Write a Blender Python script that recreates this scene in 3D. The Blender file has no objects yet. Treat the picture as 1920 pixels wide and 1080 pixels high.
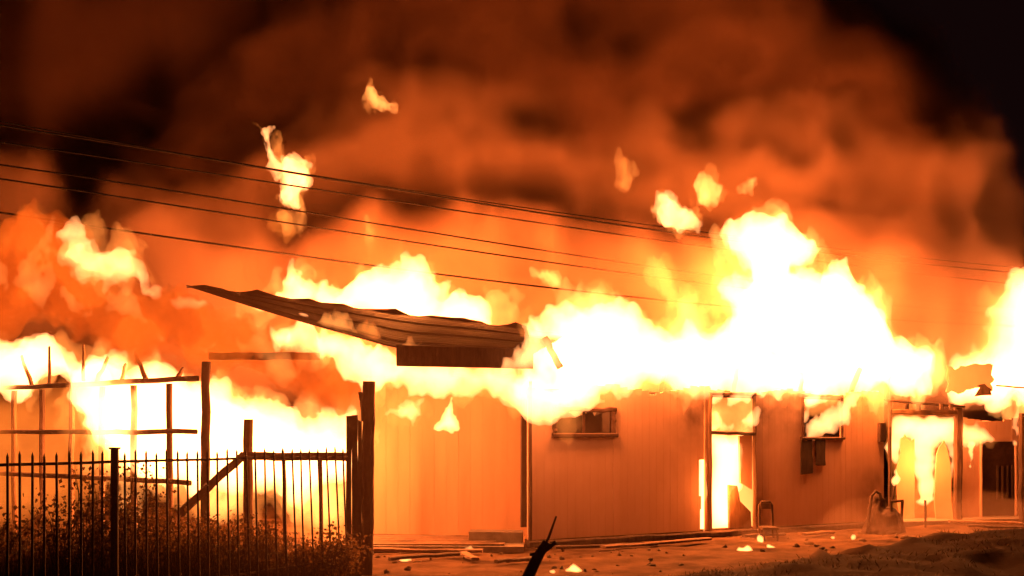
import bpy, math, random
import numpy as np
from mathutils import Vector

# ------------------------------------------------------------------ camera, world, exposure
scene = bpy.context.scene
col = scene.collection
F_PX, HZ, EYE = 2318.0, 810.0, 1.83          # focal length in px of a 1920 wide frame, horizon row, eye height
cam_data = bpy.data.cameras.new("camera")
cam_data.lens = 36.0 * F_PX / 1920.0
cam_data.sensor_width = 36.0
cam_data.shift_y = (HZ - 540.0) / 1920.0
cam_data.clip_end = 1000.0
cam = bpy.data.objects.new("camera", cam_data)
cam.location = (0, 0, EYE)
cam.rotation_euler = (math.radians(90), 0, 0)
col.objects.link(cam)
scene.camera = cam

world = bpy.data.worlds.new("World")
scene.world = world
world.use_nodes = True
wn = world.node_tree
bg = wn.nodes["Background"]
sky = wn.nodes.new("ShaderNodeTexSky")
sky.sky_type = 'NISHITA'
sky.sun_disc = False
sky.sun_elevation = math.radians(-9)
hs = wn.nodes.new("ShaderNodeMix")
hs.data_type = 'RGBA'
hs.inputs[0].default_value = 0.96
wn.links.new(sky.outputs[0], hs.inputs[6])
hs.inputs[7].default_value = (0.085, 0.026, 0.026, 1)      # night sky over a town, tinted by the blaze
wn.links.new(hs.outputs[2], bg.inputs[0])
bg.inputs[1].default_value = 0.06

scene.view_settings.view_transform = 'Standard'
scene.view_settings.look = 'None'
scene.view_settings.exposure = 0.0
scene.view_settings.gamma = 1.0
cy = scene.cycles
cy.use_denoising = True
cy.max_bounces = 8
cy.diffuse_bounces = 2
cy.glossy_bounces = 2
cy.volume_bounces = 0
cy.transparent_max_bounces = 96
cy.sample_clamp_indirect = 6.0
cy.use_light_tree = True
cy.volume_step_rate = 2.0
cy.use_adaptive_sampling = True
cy.adaptive_threshold = 0.03

rng = random.Random(11)
NPR = np.random.RandomState(5)

# ------------------------------------------------------------------ helpers
def P(px, py, d):
    return Vector(((px - 960.0) / F_PX * d, d, EYE - (py - HZ) / F_PX * d))

def base_at(px, d, z=0.0):
    return Vector(((px - 960.0) / F_PX * d, d, z))

def on_line(px, a, b):
    """depth where the picture column px meets the ground line a-b"""
    k = (px - 960.0) / F_PX
    dx, dy = b[0] - a[0], b[1] - a[1]
    t = (k * a[1] - a[0]) / (dx - k * dy)
    return a[1] + t * dy

def thing(name, label, cat, loc, group=None):
    o = bpy.data.objects.new(name, None)
    o.location = loc
    o.empty_display_size = 0.2
    col.objects.link(o)
    o["label"] = label
    o["category"] = cat
    if group:
        o["group"] = group
    return o

def tag(o, label, cat, group=None):
    o["label"] = label
    o["category"] = cat
    if group:
        o["group"] = group
    return o

def origin_of(o):
    v = Vector((0, 0, 0))
    while o is not None:
        v = v + o.location
        o = o.parent
    return v

def build(name, verts, faces, mat, parent=None, loc=None, smooth=False):
    """verts in world space; parented meshes are stored relative to their thing"""
    base = origin_of(parent) if parent is not None else Vector(loc if loc is not None else (0, 0, 0))
    if isinstance(verts, np.ndarray):
        verts = (verts - np.array(base)).tolist()
    else:
        verts = [tuple(Vector(v) - base) for v in verts]
    me = bpy.data.meshes.new(name)
    me.from_pydata(verts, [], faces)
    if mat:
        me.materials.append(mat)
    if smooth:
        me.polygons.foreach_set("use_smooth", [True] * len(me.polygons))
    o = bpy.data.objects.new(name, me)
    if parent is not None:
        o.parent = parent
    else:
        o.location = base
    col.objects.link(o)
    return o

BOXF = [(0, 3, 2, 1), (4, 5, 6, 7), (0, 1, 5, 4), (1, 2, 6, 5), (2, 3, 7, 6), (3, 0, 4, 7)]

def beam_geo(p0, p1, w, h, up=(0, 0, 1), seg=1, wob=0.0, taper=1.0):
    """rough timber from p0 to p1, w across, h along up; wobbling, chamfered section"""
    p0, p1 = Vector(p0), Vector(p1)
    d = (p1 - p0).normalized()
    u = Vector(up)
    if abs(d.dot(u)) > 0.95:
        u = Vector((0, 1, 0))
    s = d.cross(u).normalized()
    u = s.cross(d).normalized()
    c = 0.22
    prof = [(-.5 + c, -.5), (.5 - c, -.5), (.5, -.5 + c), (.5, .5 - c), (.5 - c, .5), (-.5 + c, .5), (-.5, .5 - c), (-.5, -.5 + c)]
    V, Fc = [], []
    for i in range(seg + 1):
        t = i / seg
        q = p0.lerp(p1, t)
        k = 1 + (taper - 1) * t
        off = s * rng.uniform(-wob, wob) + u * rng.uniform(-wob, wob)
        for a, b in prof:
            j = 1 + rng.uniform(-1, 1) * min(0.18, wob * 8)
            V.append(q + off + s * (a * w * k * j) + u * (b * h * k * j))
    n = len(prof)
    for i in range(seg):
        for j in range(n):
            Fc.append((i * n + j, i * n + (j + 1) % n, (i + 1) * n + (j + 1) % n, (i + 1) * n + j))
    Fc.append(tuple(reversed(range(n))))
    Fc.append(tuple(range(seg * n, seg * n + n)))
    return V, Fc

def beam(name, p0, p1, w, h, mat, parent=None, seg=1, wob=0.0, up=(0, 0, 1), taper=1.0, loc=None):
    V, Fc = beam_geo(p0, p1, w, h, up, seg, wob, taper)
    return build(name, V, Fc, mat, parent, loc)

def tube_geo(pts, r, n=8, r1=None, rough=0.0):
    V, Fc = [], []
    pts = [Vector(p) for p in pts]
    prev = None
    for i, p in enumerate(pts):
        a = pts[max(i - 1, 0)]
        b = pts[min(i + 1, len(pts) - 1)]
        d = (b - a).normalized()
        s = d.cross(Vector((0.13, 0.31, 1.0))).normalized() if prev is None else (prev - d * prev.dot(d)).normalized()
        prev = s
        u = d.cross(s)
        rr = r if r1 is None else r + (r1 - r) * i / (len(pts) - 1)
        for k in range(n):
            an = 2 * math.pi * k / n
            q = rr * (1 + rng.uniform(-rough, rough))
            V.append(p + s * math.cos(an) * q + u * math.sin(an) * q)
    for i in range(len(pts) - 1):
        for k in range(n):
            Fc.append((i * n + k, i * n + (k + 1) % n, (i + 1) * n + (k + 1) % n, (i + 1) * n + k))
    Fc.append(tuple(reversed(range(n))))
    Fc.append(tuple(range((len(pts) - 1) * n, len(pts) * n)))
    return V, Fc

def tube(name, pts, r, mat, parent=None, n=8, r1=None, rough=0.0, loc=None):
    V, Fc = tube_geo(pts, r, n, r1, rough)
    return build(name, V, Fc, mat, parent, loc, smooth=True)

# ------------------------------------------------------------------ materials
def surf(name, c1, c2, scale=6.0, rough=0.85, bump=0.3, stretch=(1, 1, 1), metallic=0.0, detail=6, c3=None, c3_scale=1.3, c3_lo=0.55, c3_hi=0.7):
    m = bpy.data.materials.new(name)
    m.use_nodes = True
    nt = m.node_tree
    b = nt.nodes["Principled BSDF"]
    tc = nt.nodes.new("ShaderNodeTexCoord")
    geo = nt.nodes.new("ShaderNodeNewGeometry")
    mp = nt.nodes.new("ShaderNodeMapping")
    mp.inputs["Scale"].default_value = stretch
    nt.links.new(geo.outputs["Position"], mp.inputs[0])
    nz = nt.nodes.new("ShaderNodeTexNoise")
    nz.inputs["Scale"].default_value = scale
    nz.inputs["Detail"].default_value = detail
    nz.inputs["Roughness"].default_value = 0.65
    nt.links.new(mp.outputs[0], nz.inputs["Vector"])
    r = nt.nodes.new("ShaderNodeValToRGB")
    r.color_ramp.elements[0].position, r.color_ramp.elements[1].position = 0.3, 0.7
    r.color_ramp.elements[0].color = (*c1, 1)
    r.color_ramp.elements[1].color = (*c2, 1)
    nt.links.new(nz.outputs[0], r.inputs[0])
    out = r.outputs[0]
    if c3 is not None:
        n2 = nt.nodes.new("ShaderNodeTexNoise")
        n2.inputs["Scale"].default_value = c3_scale
        n2.inputs["Detail"].default_value = 5
        nt.links.new(mp.outputs[0], n2.inputs["Vector"])
        r2 = nt.nodes.new("ShaderNodeValToRGB")
        r2.color_ramp.elements[0].position, r2.color_ramp.elements[1].position = c3_lo, c3_hi
        nt.links.new(n2.outputs[0], r2.inputs[0])
        mx = nt.nodes.new("ShaderNodeMix")
        mx.data_type = 'RGBA'
        nt.links.new(r2.outputs[0], mx.inputs[0])
        nt.links.new(out, mx.inputs[6])
        mx.inputs[7].default_value = (*c3, 1)
        out = mx.outputs[2]
    nt.links.new(out, b.inputs["Base Color"])
    b.inputs["Roughness"].default_value = rough
    b.inputs["Metallic"].default_value = metallic
    b.inputs["Specular IOR Level"].default_value = 0.25
    if bump:
        bp = nt.nodes.new("ShaderNodeBump")
        bp.inputs["Strength"].default_value = bump
        bp.inputs["Distance"].default_value = 0.02
        nt.links.new(nz.outputs[0], bp.inputs["Height"])
        nt.links.new(bp.outputs[0], b.inputs["Normal"])
    return m

M = {}
M["ground"] = surf("trampled_dirt", (0.025, 0.014, 0.008), (0.125, 0.070, 0.040), 1.6, 0.95, 1.0, detail=10, c3=(0.02, 0.011, 0.007), c3_scale=0.9)
M["char"] = surf("charred_wood", (0.03, 0.018, 0.012), (0.09, 0.05, 0.032), 14, 0.9, 0.6, (1, 1, 0.25))
M["wood"] = surf("scorched_timber", (0.10, 0.055, 0.03), (0.24, 0.13, 0.075), 10, 0.85, 0.4, (1, 1, 0.2), c3=(0.04, 0.022, 0.014), c3_scale=1.1)
M["iron"] = surf("rusty_iron", (0.02, 0.012, 0.01), (0.06, 0.03, 0.02), 20, 0.7, 0.2)
M["wall"] = surf("painted_boards", (0.50, 0.29, 0.20), (0.58, 0.345, 0.245), 2.0, 0.8, 0.08, (1, 1, 0.35), c3=(0.30, 0.17, 0.11), c3_scale=0.6, c3_lo=0.5, c3_hi=0.8)
M["wall_porch"] = surf("varnished_boards", (0.38, 0.20, 0.11), (0.46, 0.25, 0.145), 3.0, 0.75, 0.15, (1, 1, 0.15), c3=(0.28, 0.14, 0.07), c3_scale=0.9)
M["roof"] = surf("rusty_sheet", (0.045, 0.02, 0.013), (0.11, 0.05, 0.028), 1.6, 0.75, 0.2, (1, 1, 1), c3=(0.08, 0.045, 0.03), c3_scale=0.8)
M["concrete"] = surf("sooty_concrete", (0.10, 0.08, 0.065), (0.22, 0.17, 0.13), 5, 0.9, 0.4)
M["char_soil"] = surf("cinders", (0.03, 0.02, 0.015), (0.12, 0.08, 0.055), 4, 0.95, 0.5)
M["leaf"] = surf("dry_leaf", (0.035, 0.03, 0.012), (0.09, 0.065, 0.03), 3, 0.8, 0.0)
_nt = M["leaf"].node_tree
_tl = _nt.nodes.new("ShaderNodeBsdfTranslucent"); _tl.inputs[0].default_value = (0.16, 0.09, 0.035, 1)
_mx = _nt.nodes.new("ShaderNodeMixShader"); _mx.inputs[0].default_value = 0.5
_nt.links.new(_nt.nodes["Principled BSDF"].outputs[0], _mx.inputs[1]); _nt.links.new(_tl.outputs[0], _mx.inputs[2])
_nt.links.new(_mx.outputs[0], _nt.nodes["Material Output"].inputs[0])
M["stem"] = surf("dry_stem", (0.05, 0.035, 0.02), (0.10, 0.07, 0.04), 8, 0.9, 0.0)
M["grass"] = surf("dry_grass", (0.03, 0.024, 0.012), (0.075, 0.052, 0.028), 2, 0.9, 0.0)
M["cable"] = surf("cable_rubber", (0.005, 0.004, 0.004), (0.012, 0.009, 0.008), 5, 0.95, 0.0)
M["cable"].node_tree.nodes["Principled BSDF"].inputs["Specular IOR Level"].default_value = 0.02
M["glass"] = surf("smoked_glass", (0.012, 0.007, 0.006), (0.025, 0.014, 0.01), 5, 0.6, 0.0)
M["frame"] = surf("window_wood", (0.035, 0.016, 0.011), (0.07, 0.032, 0.02), 9, 0.8, 0.2)

def fire_mat(name, color, sigma, absorb=0.0, acol=(0.5, 0.3, 0.2), shell=0.008):
    m = bpy.data.materials.new(name)
    m.use_nodes = True
    nt = m.node_tree
    nt.nodes.remove(nt.nodes["Principled BSDF"])
    out = nt.nodes["Material Output"]
    e = nt.nodes.new("ShaderNodeEmission")
    e.inputs[0].default_value = (*color, 1)
    e.inputs[1].default_value = sigma
    last = e.outputs[0]
    if absorb:
        a = nt.nodes.new("ShaderNodeVolumeAbsorption")
        a.inputs[0].default_value = (*acol, 1)
        a.inputs[1].default_value = absorb
        ad = nt.nodes.new("ShaderNodeAddShader")
        nt.links.new(last, ad.inputs[0])
        nt.links.new(a.outputs[0], ad.inputs[1])
        last = ad.outputs[0]
    nt.links.new(last, out.inputs["Volume"])
    m.cycles.emission_sampling = 'NONE'
    if not shell:
        return m
    tr = nt.nodes.new("ShaderNodeBsdfTransparent")
    es = nt.nodes.new("ShaderNodeEmission")
    es.inputs[0].default_value = (*color, 1)
    es.inputs[1].default_value = shell
    a2 = nt.nodes.new("ShaderNodeAddShader")
    nt.links.new(tr.outputs[0], a2.inputs[0])
    nt.links.new(es.outputs[0], a2.inputs[1])
    nt.links.new(a2.outputs[0], out.inputs["Surface"])
    m.cycles.emission_sampling = 'NONE'
    return m

FC = (1.0, 0.34, 0.105)
M["fire"] = fire_mat("white_hot_fire", FC, 9.0)
M["fire_soft"] = fire_mat("yellow_fire", (1.0, 0.30, 0.06), 3.2, shell=.004)
M["fire_wisp"] = fire_mat("wisp_fire", (1.0, 0.33, 0.10), 5.0, shell=.004)
M["fire_halo"] = fire_mat("orange_fire", (1.0, 0.20, 0.022), 0.9, shell=0.004)
M["fire_fringe"] = fire_mat("fringe_fire", (1.0, 0.25, 0.04), 1.3, shell=0)
M["fire_sheet"] = fire_mat("sheet_fire", (1.0, 0.30, 0.06), 3.0, shell=0)
M["fire_sooty"] = fire_mat("sooty_red_fire", (1.0, 0.12, 0.008), 1.5, 2.0, (0.25, 0.15, 0.1), shell=0.004)
M["fire_bright_soot"] = fire_mat("sooty_orange_fire", (1.0, 0.14, 0.010), 1.8, 1.6, (0.25, 0.15, 0.1), shell=0.004)
M["fire_dark_soot"] = fire_mat("dark_soot", (1.0, 0.10, 0.006), 0.9, 3.2, (0.25, 0.15, 0.1), shell=0.002)
M["ember"] = fire_mat("ember_fire", (1.0, 0.36, 0.10), 22.0, shell=0.3)

def smoke_mat(name, color, density, aniso=0.0):
    m = bpy.data.materials.new(name)
    m.use_nodes = True
    nt = m.node_tree
    nt.nodes.remove(nt.nodes["Principled BSDF"])
    pv = nt.nodes.new("ShaderNodeVolumePrincipled")
    pv.inputs["Color"].default_value = (*color, 1)
    pv.inputs["Density"].default_value = density
    pv.inputs["Anisotropy"].default_value = aniso
    nt.links.new(pv.outputs[0], nt.nodes["Material Output"].inputs["Volume"])
    return m

# ------------------------------------------------------------------ noise fields and iso-surfaces
LAT = NPR.rand(64, 64, 64).astype(np.float32)

def vnoise(x, y, z):
    xi, yi, zi = np.floor(x), np.floor(y), np.floor(z)
    fx, fy, fz = x - xi, y - yi, z - zi
    xi, yi, zi = xi.astype(np.int32) & 63, yi.astype(np.int32) & 63, zi.astype(np.int32) & 63
    fx, fy, fz = [t * t * t * (t * (t * 6 - 15) + 10) for t in (fx, fy, fz)]
    x1, y1, z1 = (xi + 1) & 63, (yi + 1) & 63, (zi + 1) & 63
    a = LAT[xi, yi, zi] * (1 - fx) + LAT[x1, yi, zi] * fx
    b = LAT[xi, y1, zi] * (1 - fx) + LAT[x1, y1, zi] * fx
    c = LAT[xi, yi, z1] * (1 - fx) + LAT[x1, yi, z1] * fx
    d = LAT[xi, y1, z1] * (1 - fx) + LAT[x1, y1, z1] * fx
    return ((a * (1 - fy) + b * fy) * (1 - fz) + (c * (1 - fy) + d * fy) * fz) * 2 - 1

def fbm(x, y, z, octs=4, billow=False, gain=0.5):
    t, a, n = 0, 1.0, 0
    for o in range(octs):
        k = 2.03 ** o
        v = vnoise(x * k + 17.3 * o, y * k + 5.1 * o, z * k + 9.7 * o)
        if billow:
            v = 1 - 2.2 * np.abs(v)
        t = t + a * v
        n += a
        a *= gain
    return t / n

def surface_nets(Fd, org, h):
    Fd[0], Fd[-1] = -1, -1
    Fd[:, 0], Fd[:, -1] = -1, -1
    Fd[:, :, 0], Fd[:, :, -1] = -1, -1
    ins = Fd > 0
    nx, ny, nz = Fd.shape
    cs = (nx - 1, ny - 1, nz - 1)
    cnt = np.zeros(cs, np.int8)
    for i in (0, 1):
        for j in (0, 1):
            for k in (0, 1):
                cnt += ins[i:nx - 1 + i, j:ny - 1 + j, k:nz - 1 + k]
    act = (cnt > 0) & (cnt < 8)
    idx = np.argwhere(act)
    if len(idx) == 0:
        return None, None
    ids = -np.ones(cs, np.int64)
    ids[act] = np.arange(len(idx))
    acc = np.zeros((len(idx), 3))
    num = np.zeros(len(idx))
    I, J, K = idx.T
    corner = {(a, b, c): Fd[I + a, J + b, K + c] for a in (0, 1) for b in (0, 1) for c in (0, 1)}
    for ax in range(3):
        for u in (0, 1):
            for v in (0, 1):
                c0 = [u, v]; c0.insert(ax, 0)
                c1 = [u, v]; c1.insert(ax, 1)
                f0, f1 = corner[tuple(c0)], corner[tuple(c1)]
                x = (f0 > 0) != (f1 > 0)
                t = np.where(x, f0 / np.where(x, f0 - f1, 1), 0)
                p = np.tile(np.array(c0, float), (len(idx), 1))
                p[:, ax] += t
                acc += p * x[:, None]
                num += x
    V = (idx + acc / num[:, None]) * np.array(h) + np.array(org)
    quads = []
    for ax in range(3):
        s0 = [slice(None)] * 3; s1 = [slice(None)] * 3
        s0[ax], s1[ax] = slice(0, -1), slice(1, None)
        a, b = ins[tuple(s0)], ins[tuple(s1)]
        e = np.argwhere(a != b)
        u, v = [k for k in range(3) if k != ax]
        ok = (e[:, u] > 0) & (e[:, v] > 0) & (e[:, u] < cs[u]) & (e[:, v] < cs[v])
        e = e[ok]
        def cid(du, dv):
            q = e.copy(); q[:, u] -= du; q[:, v] -= dv
            return ids[q[:, 0], q[:, 1], q[:, 2]]
        q = np.stack([cid(1, 1), cid(0, 1), cid(0, 0), cid(1, 0)], 1)
        flip = a[e[:, 0], e[:, 1], e[:, 2]]
        if ax == 1:
            flip = ~flip
        q[~flip] = q[~flip][:, ::-1]
        quads.append(q)
    return V, np.concatenate(quads)

def poly_sdf(X, Z, pts):
    """signed distance (positive inside) of the grid to a closed polygon"""
    d2 = np.full(X.shape, 1e9)
    ins = np.zeros(X.shape, bool)
    n = len(pts)
    for i in range(n):
        (x0, z0), (x1, z1) = pts[i], pts[(i + 1) % n]
        ex, ez = x1 - x0, z1 - z0
        L = ex * ex + ez * ez + 1e-12
        t = np.clip(((X - x0) * ex + (Z - z0) * ez) / L, 0, 1)
        d2 = np.minimum(d2, (X - x0 - t * ex) ** 2 + (Z - z0 - t * ez) ** 2)
        cross = ((z0 > Z) != (z1 > Z)) & (X < (x1 - x0) * (Z - z0) / (z1 - z0 + 1e-12) + x0)
        ins ^= cross
    d = np.sqrt(d2)
    return np.where(ins, d, -d)

def body(outline, depth, thick, round_r, h, noise_amp, noise_scale, warp=0.0, seed=0.0, billow=False, octs=4, stretch_z=0.6, grow=0.0, pad=None, power=1.35, gain=0.5, depth_scale=1.0):
    """a closed turbulent body: picture outline set at its real distance, with its own thickness and torn surface.
    depth is a number or a function of the picture column"""
    dep = depth if callable(depth) else (lambda px: depth)
    pw = [P(px, py, dep(px)) for px, py in outline]
    pts = [(p.x, p.z) for p in pw]
    xs, ys, zs = [p.x for p in pw], [p.y for p in pw], [p.z for p in pw]
    pad = pad if pad is not None else .6 * (noise_amp + warp) + max(grow, 0) + 2 * h
    x0, x1, z0, z1 = min(xs) - pad, max(xs) + pad, min(zs) - pad, max(zs) + pad
    yc = np.polyfit(xs, ys, 1) if max(ys) - min(ys) > 0.05 else np.array([0.0, ys[0]])
    tt = thick * 1.15 + min(pad, thick) * .5 + 2 * h
    gx, gy, gz = np.arange(x0, x1, h), np.arange(-tt, tt, h), np.arange(z0, z1, h)
    X, R, Z = np.meshgrid(gx.astype(np.float32), gy.astype(np.float32), gz.astype(np.float32), indexing='ij')
    s = noise_scale
    fine = poly_sdf(*np.meshgrid(gx, gz, indexing='ij'), pts).astype(np.float32)
    dyp = round_r * np.abs(R / (thick * (1 + grow / max(round_r, 0.01) * 0.5))) ** power
    F0 = np.minimum(fine[:, None, :] + grow, round_r) - dyp
    reach = noise_amp * .8 + warp * .8
    band = (F0 > -reach) & (F0 < reach)
    bi, bj, bk = np.nonzero(band)
    bx, by, bz = X[bi, bj, bk], R[bi, bj, bk], Z[bi, bj, bk]
    nX, nY, nZ = bx / s + seed, by / s * depth_scale + seed * 1.7, bz / s * stretch_z + seed * 0.3
    if warp:
        wx = fbm(nX * 0.8 + 31, nY * 0.8, nZ * 0.8, 2) * warp
        wz = fbm(nX * 0.8, nY * 0.8 + 47, nZ * 0.8, 2) * warp
    else:
        wx = wz = 0
    ux = np.clip((bx + wx - x0) / h, 0, len(gx) - 1.001)
    uz = np.clip((bz + wz - z0) / h, 0, len(gz) - 1.001)
    i, k = ux.astype(np.int32), uz.astype(np.int32)
    a, b = ux - i, uz - k
    sd = fine[i, k] * (1 - a) * (1 - b) + fine[i + 1, k] * a * (1 - b) + fine[i, k + 1] * (1 - a) * b + fine[i + 1, k + 1] * a * b
    Fd = F0
    Fd[band] = np.minimum(sd + grow, round_r) - dyp[band] + noise_amp * fbm(nX, nY, nZ, octs, billow, gain)
    V, Q = surface_nets(Fd.astype(np.float32), (x0, -tt, z0), (h, h, h))
    if V is not None:
        V[:, 1] += yc[0] * V[:, 0] + yc[1]
    return V, Q

def add_body(name, mat, parent=None, loc=None, **kw):
    V, Q = body(**kw)
    while V is None:                                   # too torn to leave anything: calmer noise
        kw.update(noise_amp=kw["noise_amp"] * .5, warp=kw["warp"] * .5, grow=kw.get("grow", 0) + .01)
        V, Q = body(**kw)
    me = bpy.data.meshes.new(name)
    base = origin_of(parent) if parent is not None else Vector(loc)
    V = V - np.array(base)
    me.vertices.add(len(V))
    me.vertices.foreach_set("co", V.astype(np.float32).ravel())
    me.loops.add(len(Q) * 4)
    me.loops.foreach_set("vertex_index", Q.astype(np.int32).ravel())
    me.polygons.add(len(Q))
    me.polygons.foreach_set("loop_start", np.arange(0, len(Q) * 4, 4, dtype=np.int32))
    me.polygons.foreach_set("loop_total", np.full(len(Q), 4, np.int32))
    me.update(calc_edges=True)
    me.validate()
    me.materials.append(mat)
    o = bpy.data.objects.new(name, me)
    if parent is not None:
        o.parent = parent
    else:
        o.location = base
    col.objects.link(o)
    return o

def fire_light(parent, pos, power, radius=0.35, color=(1.0, 0.22, 0.035)):
    """the light a blaze throws, from inside it"""
    L = bpy.data.lights.new("fire_light", 'POINT')
    L.energy = power
    L.color = color
    L.shadow_soft_size = radius
    o = bpy.data.objects.new("fire_light", L)
    o.parent = parent
    o.location = Vector(pos) - origin_of(parent)
    col.objects.link(o)
    return o

# ------------------------------------------------------------------ ground
WA, WB = (0.25, 19.3), (7.1, 23.6)                 # house front on the ground plane
wall_d = lambda px: on_line(px, WA, WB)
RIDGE = [((1.2, 14.2), 0.02), ((2.3, 14.8), 0.15), ((3.6, 15.5), 0.22), ((4.9, 16.2), 0.30), ((5.7, 16.7), 0.40), ((6.5, 17.0), 0.46), ((7.6, 17.3), 0.42), ((9.5, 17.8), 0.45), ((14, 19), 0.4)]

def ground_h(X, Y):
    h = 0.05 * fbm(X * 0.5, Y * 0.5, X * 0 + 3.3, 4) + 0.035 * fbm(X * 2.1, Y * 2.1, X * 0 + 8.1, 3)
    near = np.zeros_like(X)
    best = np.full(X.shape, 1e9)
    for (a, ha), (b, hb) in zip(RIDGE[:-1], RIDGE[1:]):
        ex, ey = b[0] - a[0], b[1] - a[1]
        L = ex * ex + ey * ey
        t = np.clip(((X - a[0]) * ex + (Y - a[1]) * ey) / L, 0, 1)
        qx, qy = X - a[0] - t * ex, Y - a[1] - t * ey
        d = np.sqrt(qx * qx + qy * qy)
        side = (ex * qy - ey * qx)                 # >0: the house side
        w = np.where(side > 0, 0.45, 3.0)
        v = (ha + (hb - ha) * t) * np.exp(-(d / w) ** 2)
        near = np.where(d < best, v, near)
        best = np.minimum(best, d)
    lump = 0.10 * fbm(X * 1.4, Y * 1.4, X * 0 + 1.7, 4, billow=True)
    far = np.clip((Y - 60) / 60, 0, 1)
    return (h + near * 1.0 + lump * np.clip(near / 0.2, 0, 1)) * (1 - far)

def shaded_turf(X, Y):  # mask of the ridge's camera side, painted darker as it faces away from fire
    best, val = np.full(X.shape, 1e9), np.zeros_like(X)
    for (a, ha), (b, hb) in zip(RIDGE[:-1], RIDGE[1:]):
        ex, ey = b[0] - a[0], b[1] - a[1]
        t = np.clip(((X - a[0]) * ex + (Y - a[1]) * ey) / (ex * ex + ey * ey), 0, 1)
        qx, qy = X - a[0] - t * ex, Y - a[1] - t * ey
        d = np.sqrt(qx * qx + qy * qy)
        v = np.where((ex * qy - ey * qx) > 0, -d, d)
        val = np.where(d < best, v, val)
        best = np.minimum(best, d)
    return np.clip((val + .25 + .3 * fbm(X, Y, X * 0 + 2.2, 4)) / .3, 0, 1) * (X > 1.0)

def gh(x, y):
    return float(ground_h(np.array([float(x)], np.float32), np.array([float(y)], np.float32))[0])

gx = np.concatenate([np.linspace(-400, -14, 14)[:-1], np.arange(-14, 14, 0.14), np.linspace(14, 400, 14)])
gy = np.concatenate([np.linspace(-60, 8, 10)[:-1], np.arange(8, 30, 0.14), np.linspace(30, 600, 16)])
GX, GY = np.meshgrid(gx.astype(np.float32), gy.astype(np.float32), indexing='ij')
GZ = ground_h(GX, GY)
nx_, ny_ = GX.shape
gv = np.stack([GX.ravel(), GY.ravel(), GZ.ravel()], 1)
ii, jj = np.meshgrid(np.arange(nx_ - 1), np.arange(ny_ - 1), indexing='ij')
q0 = (ii * ny_ + jj).ravel()
gf = np.stack([q0, q0 + ny_, q0 + ny_ + 1, q0 + 1], 1).tolist()
ground = build("ground", gv, gf, M["ground"], smooth=True)
ground["kind"] = "structure"
M["ground"].node_tree.nodes["Principled BSDF"].inputs["Specular IOR Level"].default_value = 0.02
M["grass"].node_tree.nodes["Principled BSDF"].inputs["Specular IOR Level"].default_value = 0.02
at_ = ground.data.attributes.new("shaded_turf", 'FLOAT', 'POINT')
at_.data.foreach_set("value", shaded_turf(GX, GY).ravel().astype(np.float32))
nt = M["ground"].node_tree
an_n = nt.nodes.new("ShaderNodeAttribute"); an_n.attribute_name = "shaded_turf"
mxn = nt.nodes.new("ShaderNodeMix"); mxn.data_type = 'RGBA'
src = nt.nodes["Principled BSDF"].inputs["Base Color"].links[0].from_socket
nt.links.new(an_n.outputs["Fac"], mxn.inputs[0])
nt.links.new(src, mxn.inputs[6])
mxn.inputs[7].default_value = (0.014, 0.006, 0.003, 1)      # dark turf, with the shade of the slope facing away from the fire put in
nt.links.new(mxn.outputs[2], nt.nodes["Principled BSDF"].inputs["Base Color"])

# ------------------------------------------------------------------ board walls
def board_wall(parent, A, B, z0, z1, bw, t, mat, openings=(), top_burn=None, name="board"):
    """vertical boards from A to B (ground points), split round openings given as (s0, s1, z0, z1) along the wall"""
    A, B = Vector((A[0], A[1], 0)), Vector((B[0], B[1], 0))
    L = (B - A).length
    d = (B - A) / L
    nrm = Vector((d.y, -d.x, 0))                     # faces the camera
    cuts = {0.0, L}
    s = bw
    while s < L - 0.03:
        cuts.add(round(s, 4)); s += bw
    for o in openings:
        for c in (o[0], o[1]):
            if 0 < c < L:
                cuts.add(c)
    cuts = sorted(cuts)
    for s0, s1 in zip(cuts[:-1], cuts[1:]):
        if s1 - s0 < 0.012:
            continue
        mid = (s0 + s1) / 2
        zt = z1 if top_burn is None else z1 - top_burn(mid)
        spans = [(z0, zt)]
        for o in openings:
            if o[0] < mid < o[1]:
                new = []
                for a, b in spans:
                    if o[2] >= b or o[3] <= a:
                        new.append((a, b)); continue
                    if a < o[2]: new.append((a, o[2]))
                    if o[3] < b: new.append((o[3], b))
                spans = new
        dep = rng.uniform(-0.0012, 0.0012)
        c = min(0.0035, (s1 - s0) * 0.2)
        for a, b in spans:
            if b - a < 0.02:
                continue
            prof = [(s0, -t), (s1, -t), (s1, dep - c * 0.8), (s1 - c, dep), (s0 + c, dep), (s0, dep - c * 0.8)]
            V, Fc = [], []
            for z in (a, b):
                for k, (ss, o_) in enumerate(prof):
                    zz = z
                    if z == b and b == zt and top_burn is not None:
                        zz = z + rng.uniform(-0.02, 0.01)
                    V.append(A + d * ss + nrm * o_ + Vector((0, 0, zz)))
            n = 6
            for k in range(n):
                Fc.append((k, (k + 1) % n, n + (k + 1) % n, n + k))
            Fc.append(tuple(reversed(range(n)))); Fc.append(tuple(range(n, 2 * n)))
            build(name, V, Fc, mat, parent)

def wall_s(px, A, B):
    d = on_line(px, A, B)
    x = (px - 960) / F_PX * d
    return math.hypot(x - A[0], d - A[1])

def wall_pt(s, A, B, z, out=0.0):
    a, b = Vector((A[0], A[1], 0)), Vector((B[0], B[1], 0))
    d = (b - a).normalized()
    n = Vector((d.y, -d.x, 0))
    return a + d * s + n * out + Vector((0, 0, z))

def zpx(py, px, A, B):
    return EYE - (py - HZ) / F_PX * on_line(px, A, B)

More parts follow.
